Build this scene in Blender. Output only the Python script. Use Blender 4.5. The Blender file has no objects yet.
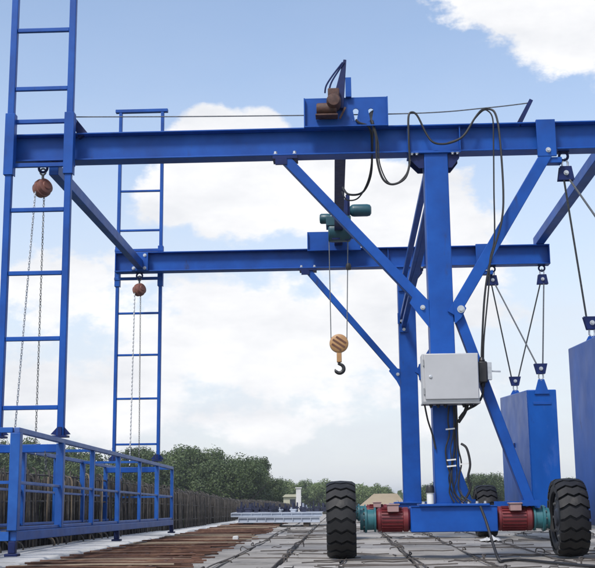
import bpy, bmesh, math, random
from mathutils import Vector, Matrix
random.seed(7)
V = Vector
SC = bpy.context.scene
COL = SC.collection
PI = math.pi

# ------------------------------------------------------------------ camera
EYE = V((0, 0, 0.64))
pit, yaw, rol = math.radians(11.035), math.radians(2.307), 0.011
fw = V((-math.sin(yaw)*math.cos(pit), math.cos(yaw)*math.cos(pit), math.sin(pit)))
rt = V((math.cos(yaw), math.sin(yaw), 0))
up = rt.cross(fw)
r2 = math.cos(rol)*rt - math.sin(rol)*up
u2 = math.sin(rol)*rt + math.cos(rol)*up
cd = bpy.data.cameras.new('camera')
cam = bpy.data.objects.new('camera', cd)
COL.objects.link(cam)
cam.matrix_world = Matrix(((r2.x, u2.x, -fw.x, EYE.x), (r2.y, u2.y, -fw.y, EYE.y), (r2.z, u2.z, -fw.z, EYE.z), (0, 0, 0, 1)))
cd.sensor_fit = 'HORIZONTAL'; cd.sensor_width = 36; cd.lens = 36*1100/595
cd.clip_start = 0.1; cd.clip_end = 6000
SC.camera = cam

# ------------------------------------------------------------------ sky and sun
SUN_EL, SUN_AZ = math.radians(52), math.radians(-150)     # azimuth from +Y, clockwise: behind the viewer, to the left
W = bpy.data.worlds.new('World'); SC.world = W; W.use_nodes = True
nt = W.node_tree; nt.nodes.clear()
def N(tree, typ, **kw):
    n = tree.nodes.new(typ)
    for k, v in kw.items():
        if k.startswith('i_'): n.inputs[k[2:].replace('_', ' ')].default_value = v
        else: setattr(n, k, v)
    return n
def L(tree, a, b): tree.links.new(a, b)
def M_(tree, op, a, b=None, c=None, clamp=False):
    n = tree.nodes.new('ShaderNodeMath'); n.operation = op; n.use_clamp = clamp
    for i, v in enumerate((a, b, c)):
        if v is None: continue
        if isinstance(v, (int, float)): n.inputs[i].default_value = v
        else: tree.links.new(v, n.inputs[i])
    return n.outputs[0]
sky = N(nt, 'ShaderNodeTexSky', sky_type='NISHITA', sun_disc=False, sun_elevation=SUN_EL, sun_rotation=SUN_AZ,
        altitude=0, air_density=1.0, dust_density=1.0, ozone_density=1.0)
tc = N(nt, 'ShaderNodeTexCoord')
sx = N(nt, 'ShaderNodeSeparateXYZ'); L(nt, tc.outputs['Generated'], sx.inputs[0])
az = M_(nt, 'MULTIPLY', M_(nt, 'ARCTAN2', sx.outputs[0], sx.outputs[1]), 57.2958)
el = M_(nt, 'MULTIPLY', M_(nt, 'ARCSINE', sx.outputs[2]), 57.2958)
def sky_noise(scale, detail, rough, off, sz=1.7):
    mp = N(nt, 'ShaderNodeMapping'); mp.inputs['Location'].default_value = off; mp.inputs['Scale'].default_value = (1, 1, sz)
    L(nt, tc.outputs['Generated'], mp.inputs[0])
    n = N(nt, 'ShaderNodeTexNoise', i_Scale=scale, i_Detail=detail, i_Roughness=rough)
    L(nt, mp.outputs[0], n.inputs['Vector']); return n.outputs['Fac']
# cloud banks: (azimuth, elevation, half widths, weight), degrees; the noise breaks their edges
BANKS = [(-7.2, 16.5, 3.5, 3.1, .9), (-1.0, 15.6, 4.2, 3.4, .6), (4.0, 15.0, 5, 3.0, .45), (-7.0, 19.8, 1.7, 1.3, .7), (-4.0, 19.5, 1.7, 1.2, .6), (-9.2, 18.4, 1.3, 1.0, .4),
         (12.0, 24.4, 5.8, 3.0, .7), (15, 28, 9, 4, .4), (-6.0, 8.0, 5.5, 3.0, .58), (3.5, 9.0, 7, 3.8, .5), (-14, 5.5, 6, 2.6, .42), (-5, 3.5, 9, 1.6, .3), (-15, 11.5, 4, 2.6, .35),
         (6.5, 12.0, 4, 2.6, .35), (-5.6, 12.7, 4.5, .9, -.28), (11.6, 14.0, 2.6, 2.6, -.42), (8.6, 17.2, 2.0, 1.4, -.1), (-8, 22, 9, 2.6, -.55), (2.5, 21.5, 5, 2.2, -.55),
         (-15, 20, 6, 5, -.4), (40, 22, 16, 8, .4), (-50, 28, 20, 9, .4), (90, 30, 30, 12, .4), (-110, 25, 30, 11, .4), (160, 28, 40, 12, .4)]
acc = None
for (a0, e0, sa, se, w) in BANKS:
    da = M_(nt, 'DIVIDE', M_(nt, 'SUBTRACT', az, a0), sa); de = M_(nt, 'DIVIDE', M_(nt, 'SUBTRACT', el, e0), se)
    q = M_(nt, 'ADD', M_(nt, 'MULTIPLY', da, da), M_(nt, 'MULTIPLY', de, de))
    g = M_(nt, 'MULTIPLY', M_(nt, 'POWER', 2.718, M_(nt, 'MULTIPLY', q, -1)), w)
    acc = g if acc is None else M_(nt, 'ADD', acc, g)
n1 = sky_noise(8.5, 10, .62, (3.1, 1.7, .4)); n2 = sky_noise(22, 6, .6, (1.3, 7.7, 2.2), 1.3); n3 = sky_noise(8, 7, .6, (8.1, .7, 5.4), 2.4)
dens = M_(nt, 'ADD', M_(nt, 'ADD', acc, M_(nt, 'MULTIPLY', M_(nt, 'SUBTRACT', n1, .5), 1.7)), M_(nt, 'MULTIPLY', M_(nt, 'SUBTRACT', n2, .5), .35))
mr = N(nt, 'ShaderNodeMapRange', interpolation_type='SMOOTHSTEP'); mr.inputs[1].default_value = .19; mr.inputs[2].default_value = .40
L(nt, dens, mr.inputs[0])
# thin milky veil that thickens towards the horizon
veil = N(nt, 'ShaderNodeMapRange', interpolation_type='SMOOTHSTEP'); veil.inputs[1].default_value = 26; veil.inputs[2].default_value = 1; veil.inputs[3].default_value = .14; veil.inputs[4].default_value = .93
L(nt, el, veil.inputs[0])
vf = M_(nt, 'MULTIPLY', veil.outputs[0], M_(nt, 'ADD', .72, M_(nt, 'MULTIPLY', n3, .5)), clamp=True)
sb = N(nt, 'ShaderNodeMix', data_type='RGBA', blend_type='MIX'); L(nt, vf, sb.inputs[0]); L(nt, sky.outputs[0], sb.inputs[6]); sb.inputs[7].default_value = (3.58, 3.74, 4.04, 1)
shade = N(nt, 'ShaderNodeMapRange'); shade.inputs[1].default_value = .35; shade.inputs[2].default_value = .68
L(nt, n3, shade.inputs[0])
ccol = N(nt, 'ShaderNodeMix', data_type='RGBA'); L(nt, shade.outputs[0], ccol.inputs[0]); ccol.inputs[6].default_value = (4.9, 4.9, 4.95, 1); ccol.inputs[7].default_value = (3.85, 3.93, 4.12, 1)
mx = N(nt, 'ShaderNodeMix', data_type='RGBA'); L(nt, mr.outputs[0], mx.inputs[0]); L(nt, sb.outputs[2], mx.inputs[6]); L(nt, ccol.outputs[2], mx.inputs[7])
bg = N(nt, 'ShaderNodeBackground', i_Strength=.155); L(nt, mx.outputs[2], bg.inputs[0])
wo = N(nt, 'ShaderNodeOutputWorld'); L(nt, bg.outputs[0], wo.inputs[0])

sd = bpy.data.lights.new('sun', 'SUN'); sd.energy = 2.2; sd.angle = math.radians(12); sd.color = (1, .96, .9)
so = bpy.data.objects.new('sun', sd); COL.objects.link(so)
sdir = V((math.sin(SUN_AZ)*math.cos(SUN_EL), math.cos(SUN_AZ)*math.cos(SUN_EL), math.sin(SUN_EL)))
so.rotation_euler = sdir.to_track_quat('Z', 'Y').to_euler()
SC.view_settings.view_transform = 'Standard'; SC.view_settings.look = 'None'; SC.view_settings.exposure = 0.5; SC.view_settings.gamma = 1

# ------------------------------------------------------------------ materials
def mat(name, cols, rough=.5, scale=3.0, metal=0.0, bump=0.0, bscale=40, spread=(.3, .7), stain=None, coat=0, stretch=(1, 1, 1), rvar=.12, rand=0, spec=.5):
    """cols: two or three colours mixed by noise; stain: (colour, threshold, scale, stretch) patches of dirt or rust."""
    m = bpy.data.materials.new(name); m.use_nodes = True
    t = m.node_tree; b = t.nodes['Principled BSDF']
    tc = N(t, 'ShaderNodeTexCoord'); mp = N(t, 'ShaderNodeMapping'); mp.inputs['Scale'].default_value = stretch
    L(t, tc.outputs['Object'], mp.inputs[0])
    n = N(t, 'ShaderNodeTexNoise', i_Scale=scale, i_Detail=7, i_Roughness=.62); L(t, mp.outputs[0], n.inputs['Vector'])
    r = N(t, 'ShaderNodeValToRGB'); r.color_ramp.elements[0].position = spread[0]; r.color_ramp.elements[1].position = spread[1]
    r.color_ramp.elements[0].color = (*cols[0], 1); r.color_ramp.elements[1].color = (*cols[-1], 1)
    if len(cols) == 3:
        e = r.color_ramp.elements.new((spread[0]+spread[1])/2); e.color = (*cols[1], 1)
    L(t, n.outputs['Fac'], r.inputs[0]); c = r.outputs[0]
    if rand:
        oi = N(t, 'ShaderNodeObjectInfo'); hs = N(t, 'ShaderNodeHueSaturation')
        L(t, M_(t, 'ADD', 1-rand/2, M_(t, 'MULTIPLY', oi.outputs['Random'], rand)), hs.inputs['Value']); L(t, c, hs.inputs['Color']); c = hs.outputs[0]
    if stain:
        for (sc_, thr, ssc, sst) in (stain if isinstance(stain, list) else [stain]):
            mp2 = N(t, 'ShaderNodeMapping'); mp2.inputs['Scale'].default_value = sst; mp2.inputs['Location'].default_value = (3.3, 1.2, ssc); L(t, tc.outputs['Object'], mp2.inputs[0])
            n2 = N(t, 'ShaderNodeTexNoise', i_Scale=ssc, i_Detail=8, i_Roughness=.68); L(t, mp2.outputs[0], n2.inputs['Vector'])
            mr = N(t, 'ShaderNodeMapRange', interpolation_type='SMOOTHSTEP'); mr.inputs[1].default_value = thr; mr.inputs[2].default_value = thr+.14; L(t, n2.outputs['Fac'], mr.inputs[0])
            mxx = N(t, 'ShaderNodeMix', data_type='RGBA'); L(t, mr.outputs[0], mxx.inputs[0]); L(t, c, mxx.inputs[6]); mxx.inputs[7].default_value = (*sc_, 1); c = mxx.outputs[2]
    L(t, c, b.inputs['Base Color'])
    n3 = N(t, 'ShaderNodeTexNoise', i_Scale=scale*2.3, i_Detail=5); L(t, tc.outputs['Object'], n3.inputs['Vector'])
    L(t, M_(t, 'ADD', rough-rvar, M_(t, 'MULTIPLY', n3.outputs['Fac'], 2*rvar)), b.inputs['Roughness'])
    b.inputs['Metallic'].default_value = metal; b.inputs['Specular IOR Level'].default_value = spec
    if coat: b.inputs['Coat Weight'].default_value = coat
    if bump:
        n4 = N(t, 'ShaderNodeTexNoise', i_Scale=bscale, i_Detail=6, i_Roughness=.65); L(t, tc.outputs['Object'], n4.inputs['Vector'])
        bp = N(t, 'ShaderNodeBump', i_Strength=.6, i_Distance=bump); L(t, n4.outputs['Fac'], bp.inputs['Height']); L(t, bp.outputs[0], b.inputs['Normal'])
    return m
BL = (.006, .075, .40)
MT = dict(
    blue=mat('blue_paint', [(.002, .047, .24), (.003, .066, .325), (.005, .087, .40)], .47, 2.2, spec=.3, bump=.0015, bscale=14, rvar=.1,
             stain=[((.02, .04, .13), .60, 5, (1, 1, .3)), ((.11, .05, .028), .70, 11, (1, 1, .6)), ((.06, .12, .33), .67, 14, (1, 1, 1)), ((.012, .03, .12), .64, 3.1, (1, 1, .25))]),
    blue_worn=mat('weathered_blue_paint', [(.002, .052, .25), (.003, .070, .33), (.006, .09, .40)], .38, 1.6, spec=.22, bump=.002, bscale=6, rvar=.12, stretch=(1, 1, .5),
             stain=[((.03, .095, .36), .57, 2.2, (1, 1, .35)), ((.008, .022, .11), .60, 4, (1, 1, .4)), ((.10, .15, .32), .70, 16, (1, 1, .25)), ((.1, .05, .03), .72, 14, (1, 1, 1))]),
    blue_light=mat('cage_blue_paint', [(.005, .055, .25), (.008, .08, .33), (.016, .11, .41)], .42, 3, spec=.4, bump=.001, stain=[((.10, .15, .32), .66, 9, (1, 1, 1)), ((.13, .06, .03), .74, 13, (1, 1, 1))]),
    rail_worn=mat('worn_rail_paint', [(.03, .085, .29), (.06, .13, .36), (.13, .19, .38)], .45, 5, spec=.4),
    blue_dark=mat('dark_and_shaded_blue', [(.004, .010, .055), (.007, .020, .115)], .5, 6, spec=.25, bump=.001, stain=((.06, .03, .018), .66, 8, (1, 1, 1))),  # navy parts; the girder's underside shade is put into this colour too
    zinc=mat('galvanised_steel', [(.45, .46, .47), (.62, .63, .65)], .35, 30, metal=.7),
    steel=mat('dull_rope_steel', [(.07, .075, .08), (.16, .165, .17)], .45, 40, metal=.5),
    rope=mat('grey_wire_rope', [(.10, .11, .12), (.2, .21, .22)], .5, 60, metal=.3),
    rubber=mat('black_tyre_rubber', [(.007, .007, .008), (.014, .014, .015)], .6, 6, bump=.003, bscale=45, spec=.4, stain=[((.045, .042, .038), .60, 5, (1, 1, 1)), ((.11, .10, .09), .70, 9, (1, 1, 1))]),
    rim=mat('rim_black_steel', [(.012, .016, .025), (.03, .035, .05)], .5, 8),
    cable=mat('black_cable_sheath', [(.010, .010, .011), (.02, .02, .022)], .5, 20),
    red=mat('dark_red_motor_paint', [(.10, .011, .015), (.18, .02, .024)], .42, 8, bump=.001, stain=[((.05, .02, .02), .6, 9, (1, 1, 1)), ((.2, .12, .11), .62, 5, (1, 1, 1))]),
    redlab=mat('faded_red_cover', [(.29, .17, .165), (.36, .24, .225)], .5, 8),
    teal=mat('teal_gearbox_paint', [(.014, .09, .115), (.03, .15, .17)], .4, 7, bump=.001, stain=((.25, .35, .33), .66, 10, (1, 1, 1))),
    teal_dark=mat('dark_teal_motor_paint', [(.008, .05, .07), (.015, .085, .11)], .4, 7, stain=((.01, .02, .03), .6, 10, (1, 1, 1))),
    rust=mat('rusty_brown_steel', [(.04, .018, .016), (.075, .032, .024), (.12, .055, .038)], .65, 18, bump=.002),
    hoist_red=mat('brown_hoist_paint', [(.15, .058, .045), (.25, .105, .075)], .5, 16, bump=.001, stain=((.04, .03, .03), .64, 12, (1, 1, 1))),
    cab=mat('pale_grey_cabinet_paint', [(.40, .405, .415), (.46, .465, .475)], .42, 3, stain=((.40, .40, .38), .68, 6, (1, 1, .3))),
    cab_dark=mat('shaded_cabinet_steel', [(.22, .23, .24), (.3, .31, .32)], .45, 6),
    yellow=mat('hook_block_orange', [(.36, .19, .075), (.46, .26, .11)], .5, 14, stain=((.16, .09, .06), .6, 12, (1, 1, 1))),
    brownstripe=mat('hook_block_brown', [(.10, .04, .025), (.15, .06, .03)], .5, 14),
    black=mat('black_plastic', [(.010, .010, .012), (.022, .022, .024)], .4, 12),
    white=mat('white_plastic', [(.62, .62, .60), (.74, .74, .72)], .45, 6),
    concrete=mat('grey_concrete', [(.185, .172, .156), (.30, .28, .255), (.38, .358, .328)], .88, 1.1, bump=.014, bscale=22, rand=.35, spec=.25, spread=(.32, .66),
                 stain=[((.115, .11, .104), .56, 1.7, (1, 1, 1)), ((.46, .445, .42), .63, 4, (1, 1, 1)), ((.06, .055, .05), .66, 9, (1, 1, 1)), ((.13, .085, .06), .70, 3, (1, 1, 1))]),
    kerb=mat('pale_kerb_concrete', [(.46, .455, .44), (.58, .575, .555), (.66, .655, .64)], .85, 2.5, bump=.012, bscale=22,
                 stain=[((.22, .21, .2), .62, 4, (1, 1, 1)), ((.28, .2, .15), .72, 6, (1, 1, 1))]),
    joint=mat('dark_joint_grout', [(.06, .058, .055), (.11, .105, .10)], .9, 8, bump=.01),
    rustbed=mat('rust_stained_bed', [(.022, .013, .010), (.045, .025, .017), (.075, .045, .03)], .9, 3.2, bump=.02, bscale=30, stain=((.15, .12, .10), .62, 3.1, (1, 1, 1))),
    rebar=mat('rusty_rebar', [(.055, .024, .015), (.10, .045, .027), (.16, .085, .05)], .75, 9, bump=.004, bscale=120, rand=.7),
    rebar_dark=mat('dark_rebar', [(.06, .052, .047), (.11, .092, .08)], .75, 9, rand=.5),
    rebar_wall=mat('weathered_barrier_rebar', [(.034, .03, .028), (.07, .063, .057), (.14, .127, .115)], .8, 7, rand=.5),
    rebar_tan=mat('tan_rebar', [(.19, .145, .10), (.30, .24, .17)], .75, 9, rand=.4),
    plank=mat('weathered_formwork_board', [(.035, .029, .025), (.075, .061, .052)], .85, 3, stretch=(1, 1, .2), bump=.006, bscale=30, rand=.6),
    panel=mat('pale_steel_formwork', [(.33, .365, .43), (.44, .48, .54)], .5, 3, stain=((.25, .26, .3), .64, 3, (1, 1, 1))),
    navy=mat('navy_steel', [(.012, .014, .032), (.03, .035, .07)], .5, 6, rand=.6),
    timber=mat('dark_timber', [(.04, .032, .026), (.07, .055, .042)], .85, 5, stretch=(.3, 1, 1)),
    cream=mat('cream_wall', [(.38, .37, .26), (.46, .45, .35)], .7, 1),
    tan=mat('tan_roof_sheet', [(.27, .21, .135), (.34, .27, .18)], .7, .6),
    earth=mat('grass_terrain', [(.05, .075, .025), (.08, .10, .04), (.12, .10, .06)], .95, .08, bump=.0),
    bark=mat('tree_bark', [(.05, .04, .03), (.09, .075, .055)], .9, 6),
)
def leaf_mat(name, a, b, c):
    m = bpy.data.materials.new(name); m.use_nodes = True; t = m.node_tree; p = t.nodes['Principled BSDF']; out = t.nodes['Material Output']
    g = N(t, 'ShaderNodeNewGeometry'); oi = N(t, 'ShaderNodeObjectInfo'); tcx = N(t, 'ShaderNodeTexCoord')
    n = N(t, 'ShaderNodeTexNoise', i_Scale=.7, i_Detail=3); L(t, tcx.outputs['Object'], n.inputs['Vector'])
    f = M_(t, 'ADD', M_(t, 'MULTIPLY', g.outputs['Random Per Island'], .3), M_(t, 'ADD', M_(t, 'MULTIPLY', M_(t, 'SUBTRACT', n.outputs['Fac'], .5), 1.1), M_(t, 'ADD', .14, M_(t, 'MULTIPLY', oi.outputs['Random'], .35))), clamp=True)
    r = N(t, 'ShaderNodeValToRGB'); r.color_ramp.elements[0].color = (*a, 1); r.color_ramp.elements[1].color = (*c, 1); e = r.color_ramp.elements.new(.5); e.color = (*b, 1)
    L(t, f, r.inputs[0]); L(t, r.outputs[0], p.inputs['Base Color']); p.inputs['Roughness'].default_value = .6
    tr = N(t, 'ShaderNodeBsdfTranslucent'); L(t, r.outputs[0], tr.inputs[0]); mxs = N(t, 'ShaderNodeMixShader'); mxs.inputs[0].default_value = .25
    L(t, p.outputs[0], mxs.inputs[1]); L(t, tr.outputs[0], mxs.inputs[2]); L(t, mxs.outputs[0], out.inputs[0]); return m
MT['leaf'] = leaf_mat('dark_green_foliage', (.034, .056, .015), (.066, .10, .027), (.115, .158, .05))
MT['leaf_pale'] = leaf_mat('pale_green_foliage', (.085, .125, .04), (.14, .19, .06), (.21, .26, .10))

# ------------------------------------------------------------------ mesh helpers
class MB:
    def __init__(s): s.v = []; s.f = []; s.smooth = []
    def add(s, vs, fs, smooth=False):
        o = len(s.v); s.v += [V(p) for p in vs]; s.f += [tuple(i+o for i in f) for f in fs]; s.smooth += [smooth]*len(fs); return s
    def box(s, x0, x1, y0, y1, z0, z1):
        return s.add([(x0, y0, z0), (x1, y0, z0), (x1, y1, z0), (x0, y1, z0), (x0, y0, z1), (x1, y0, z1), (x1, y1, z1), (x0, y1, z1)],
              [(0, 3, 2, 1), (4, 5, 6, 7), (0, 1, 5, 4), (1, 2, 6, 5), (2, 3, 7, 6), (3, 0, 4, 7)])
    def bar(s, a, b, w, h, upv=(0, 0, 1), w2=None, h2=None):
        a, b = V(a), V(b); d = (b-a).normalized(); side = d.cross(V(upv)).normalized(); u = side.cross(d)
        w2 = w if w2 is None else w2; h2 = h if h2 is None else h2; vs = []
        for p, ww, hh in ((a, w, h), (b, w2, h2)):
            for sx, sz in ((-1, -1), (1, -1), (1, 1), (-1, 1)): vs.append(p+side*sx*ww/2+u*sz*hh/2)
        return s.add(vs, [(0, 1, 2, 3), (7, 6, 5, 4), (0, 4, 5, 1), (1, 5, 6, 2), (2, 6, 7, 3), (3, 7, 4, 0)])
    def tube(s, pts, r, n=8, closed=False, caps=True):
        pts = [V(p) for p in pts]; m = len(pts); rs = r if isinstance(r, (list, tuple)) else [r]*m
        tg = []
        for i in range(m):
            a = pts[(i-1) % m] if (closed or i > 0) else pts[i]; b = pts[(i+1) % m] if (closed or i < m-1) else pts[i]
            tg.append((b-a).normalized())
        ref = V((0, 0, 1)) if abs(tg[0].z) < .9 else V((1, 0, 0)); nrm = (ref - tg[0]*ref.dot(tg[0])).normalized()
        o = len(s.v)
        for i in range(m):
            nrm = (nrm - tg[i]*nrm.dot(tg[i])); nrm = nrm.normalized() if nrm.length > 1e-6 else tg[i].orthogonal().normalized()
            bi = tg[i].cross(nrm)
            for k in range(n): s.v.append(pts[i]+(nrm*math.cos(2*PI*k/n)+bi*math.sin(2*PI*k/n))*rs[i])
        for i in range(m if closed else m-1):
            j = (i+1) % m
            for k in range(n): s.f.append((o+i*n+k, o+i*n+(k+1) % n, o+j*n+(k+1) % n, o+j*n+k)); s.smooth.append(True)
        if caps and not closed:
            s.f.append(tuple(o+k for k in reversed(range(n)))); s.smooth.append(False)
            s.f.append(tuple(o+(m-1)*n+k for k in range(n))); s.smooth.append(False)
        return s
    def lathe(s, c, axis, prof, n=32, caps=True):
        """prof: (distance along axis, radius)"""
        c, ax = V(c), V(axis).normalized(); e1 = ax.orthogonal().normalized(); e2 = ax.cross(e1); o = len(s.v); m = len(prof)
        for (t, r) in prof:
            for k in range(n): s.v.append(c+ax*t+(e1*math.cos(2*PI*k/n)+e2*math.sin(2*PI*k/n))*r)
        for i in range(m-1):
            for k in range(n): s.f.append((o+i*n+k, o+i*n+(k+1) % n, o+(i+1)*n+(k+1) % n, o+(i+1)*n+k)); s.smooth.append(True)
        if caps:
            s.f.append(tuple(o+k for k in reversed(range(n)))); s.smooth.append(False); s.f.append(tuple(o+(m-1)*n+k for k in range(n))); s.smooth.append(False)
        return s
    def prism(s, poly, y0, y1):
        """poly in (x, z), extruded along y"""
        n = len(poly); vs = [(x, y0, z) for x, z in poly]+[(x, y1, z) for x, z in poly]
        return s.add(vs, [tuple(range(n)), tuple(reversed(range(n, 2*n)))]+[(i, i+n, (i+1) % n+n, (i+1) % n) for i in range(n)])
    def bolt(s, c, axis, r=.018, h=.016):
        s.lathe(c, axis, [(0, r*1.5), (h*.3, r*1.5)], 12); return s.lathe(c, axis, [(h*.3, r), (h*1.3, r)], 6)
    def mesh(s, name, m, origin=(0, 0, 0)):
        o = V(origin); me = bpy.data.meshes.new(name); me.from_pydata([tuple(p-o) for p in s.v], [], s.f)
        me.materials.append(MT[m] if isinstance(m, str) else m)
        bm = bmesh.new(); bm.from_mesh(me); bmesh.ops.recalc_face_normals(bm, faces=bm.faces); bm.to_mesh(me); bm.free()
        me.polygons.foreach_set('use_smooth', s.smooth); me.set_sharp_from_angle(angle=math.radians(38)); me.update(); return me
ORG = {}
def worg(o): return ORG[o.name]
def build(mb, name, m, parent=None, bev=0, origin=None):
    """links the mesh; coordinates given in world metres"""
    base = worg(parent) if parent else V((0, 0, 0)); og = V(origin) if origin is not None else base
    o = bpy.data.objects.new(name, mb.mesh(name, m, og)); COL.objects.link(o); o.location = og-base
    if parent: o.parent = parent
    ORG[o.name] = og
    if bev:
        b = o.modifiers.new('bevel', 'BEVEL'); b.width = bev; b.segments = 2; b.limit_method = 'ANGLE'; b.harden_normals = False
    return o
def build_each(mb, name, m, parent, bev=0, gap=.0015):
    """one object per separate piece (islands that touch count as one piece)"""
    par = list(range(len(mb.v)))
    def fd(i):
        while par[i] != i: par[i] = par[par[i]]; i = par[i]
        return i
    for f in mb.f:
        for q in f[1:]: par[fd(q)] = fd(f[0])
    isl = {}
    for i in range(len(mb.v)): isl.setdefault(fd(i), []).append(i)
    gs = []
    for ids in isl.values():
        lo = V([min(mb.v[i][k] for i in ids)-gap for k in range(3)]); hi = V([max(mb.v[i][k] for i in ids)+gap for k in range(3)])
        hit = [g for g in gs if all(g[0][k] <= hi[k] and lo[k] <= g[1][k] for k in range(3))]
        for g in hit:
            gs.remove(g); lo = V([min(lo[k], g[0][k]) for k in range(3)]); hi = V([max(hi[k], g[1][k]) for k in range(3)]); ids = ids+g[2]
        gs.append((lo, hi, ids))
    out = []
    for lo, hi, ids in gs:
        st_ = set(ids); mp = {}; b = MB()
        for i in sorted(ids): mp[i] = len(b.v); b.v.append(mb.v[i])
        for f, sm in zip(mb.f, mb.smooth):
            if f[0] in st_: b.f.append(tuple(mp[q] for q in f)); b.smooth.append(sm)
        out.append(build(b, name, m, parent, bev, origin=(lo+hi)/2))
    return out
def tag(o, label, cat, group=None):
    o['label'] = label; o['category'] = cat
    if group: o['group'] = group
    return o
def thing(name, loc, label, cat, group=None):
    o = bpy.data.objects.new(name, None); COL.objects.link(o); o.location = loc; o.empty_display_size = .1; ORG[o.name] = V(loc)
    return tag(o, label, cat, group)
def inst(src, name, parent, loc, rot=None, scale=None):
    o = bpy.data.objects.new(name, src.data if hasattr(src, 'data') else src); COL.objects.link(o); o.parent = parent; o.location = loc
    if rot: o.rotation_euler = rot
    if scale: o.scale = scale
    return o
def catenary(a, b, sag, n=14, side=V((0, 0, 0))):
    a, b = V(a), V(b); return [a.lerp(b, i/n)+(V((0, 0, -1))*sag+side)*(4*(i/n)*(1-i/n)) for i in range(n+1)]
def smooth_path(pts, sub=6):
    pts = [V(p) for p in pts]; out = []; q = [pts[0]]+pts+[pts[-1]]
    for i in range(1, len(q)-2):
        p0, p1, p2, p3 = q[i-1:i+3]
        for k in range(sub):
            t = k/sub; out.append(.5*((2*p1)+(p2-p0)*t+(2*p0-5*p1+4*p2-p3)*t*t+(3*p1-p0-3*p2+p3)*t**3))
    out.append(pts[-1]); return out

# ------------------------------------------------------------------ the deck and terrain
G = .05
def zd(y): return G if y < 28 else G-.00026*(y-28)**2
KERB = [(4, -4.05), (9, -3.98), (12.4, -3.83), (13.8, -3.77), (17, -3.52), (20, -3.3), (23.7, -3.08), (29.5, -2.9), (40, -2.72), (60, -2.55), (95, -2.4)]
def kx(y):
    for (a, xa), (b, xb) in zip(KERB, KERB[1:]):
        if y <= b: return xa+(xb-xa)*(y-a)/(b-a)
    return KERB[-1][1]
def kin(y): return max(kx(y)+.28, -2.98+.018*(y-9)) if y < 26 else kx(y)+.35
ys = [2+1.5*i for i in range(62)]
def strip(name, m, xl, xr, dz, kind=None, parent=None, thick=.0, y0=0, y1=200):
    b = MB(); yy = [y for y in ys if y0 <= y <= y1]; vs = []; fs = []
    for y in yy: vs += [(xl(y), y, zd(y)+dz), (xr(y), y, zd(y)+dz)]
    for i in range(len(yy)-1): fs.append((2*i, 2*i+1, 2*i+3, 2*i+2))
    if thick:
        k = len(vs); vs += [(v[0], v[1], v[2]-thick) for v in vs[:]]
        n = len(yy)
        for i in range(n-1):
            fs += [(k+2*i, k+2*i+2, k+2*i+3, k+2*i+1), (2*i, 2*i+2, k+2*i+2, k+2*i), (2*i+1, k+2*i+1, k+2*i+3, 2*i+3)]
        fs += [(0, k, k+1, 1), (2*n-2, 2*n-1, k+2*n-1, k+2*n-2)]
    b.add(vs, fs); o = build(b, name, m, parent)
    if kind: o['kind'] = kind
    return o
t = MB(); t.add([(-1200, -200, -6), (1200, -200, -6), (1200, 1500, -6), (-1200, 1500, -6)], [(0, 1, 2, 3)])
ground = build(t, 'ground', 'earth'); ground['kind'] = 'structure'
deck = strip('bridge_deck', 'joint', lambda y: kx(y)-.45, lambda y: 7.6, -.035, 'structure', thick=.9)
def kerb_piece(y0, y1, xl, xr, h):
    j = [random.uniform(-.03, .03) for _ in range(4)]; n = 5; b = MB(); vs = []; fs = []
    for k in range(n+1):
        y = y0+(y1-y0)*k/n; z = zd(y); e = random.uniform(-.025, .025)
        vs += [(xl(y), y, z-.03), (xl(y), y, z+h+j[0]*.3), (xr(y)-.03+e, y, z+h+j[1]*.3), (xr(y)+e, y, z+h*.55), (xr(y)+e+.02, y, z-.03)]
    for k in range(n):
        for q in range(4): fs.append((k*5+q, k*5+q+1, k*5+q+6, k*5+q+5))
    fs += [tuple(range(5)), tuple(reversed(range(n*5, n*5+5)))]
    b.add(vs, fs); return b
y = 3.0
while y < 90:
    ln = 2.4 if y < 34 else 8
    p = build(kerb_piece(y, y+ln-.02, kx, kin, .05), 'kerb_stone', 'kerb', deck); y += ln
y = 3.0
while y < 90:
    ln = 3.0 if y < 34 else 9
    p = build(kerb_piece(y, y+ln-.02, lambda q: 5.3, lambda q: 4.5, .07), 'kerb_stone', 'kerb', deck); y += ln
# grey precast slabs between joints
joints = [-1.5, -1.14, -.62, -.05, .62, 1.3, 2.02, 2.8, 3.6, 4.42]
for a, b_ in zip(joints, joints[1:]):
    y = 4.0+random.uniform(-1.2, 0)
    while y < 84:
        ln = random.uniform(1.7, 2.9) if y < 30 else 11
        gx = .022; dz = random.uniform(-.012, .006); b = MB(); nx, ny = 3, 5; vs = []; fs = []
        for jy in range(ny+1):
            for jx in range(nx+1):
                yy = y+(ln-.03)*jy/ny; xx = a+gx+(b_-a-2*gx)*jx/nx
                ed = (jx in (0, nx)) or (jy in (0, ny))
                if ed: xx += random.uniform(-.012, .012); yy += random.uniform(-.012, .012)
                vs.append((xx, yy, zd(yy)+dz+random.uniform(-.006, .004)))
        for jy in range(ny):
            for jx in range(nx): q = jy*(nx+1)+jx; fs.append((q, q+1, q+nx+2, q+nx+1))
        ring = [jx for jx in range(nx+1)]+[jy*(nx+1)+nx for jy in range(1, ny+1)]+[ny*(nx+1)+jx for jx in range(nx-1, -1, -1)]+[jy*(nx+1) for jy in range(ny-1, 0, -1)]
        k = len(vs); vs += [(vs[i][0], vs[i][1], vs[i][2]-.05) for i in ring]
        for i in range(len(ring)): j = (i+1) % len(ring); fs.append((ring[i], k+i, k+j, ring[j]))
        b.add(vs, fs); build(b, 'concrete_slab', 'concrete', deck, origin=((a+b_)/2, y, 0)); y += ln
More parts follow.
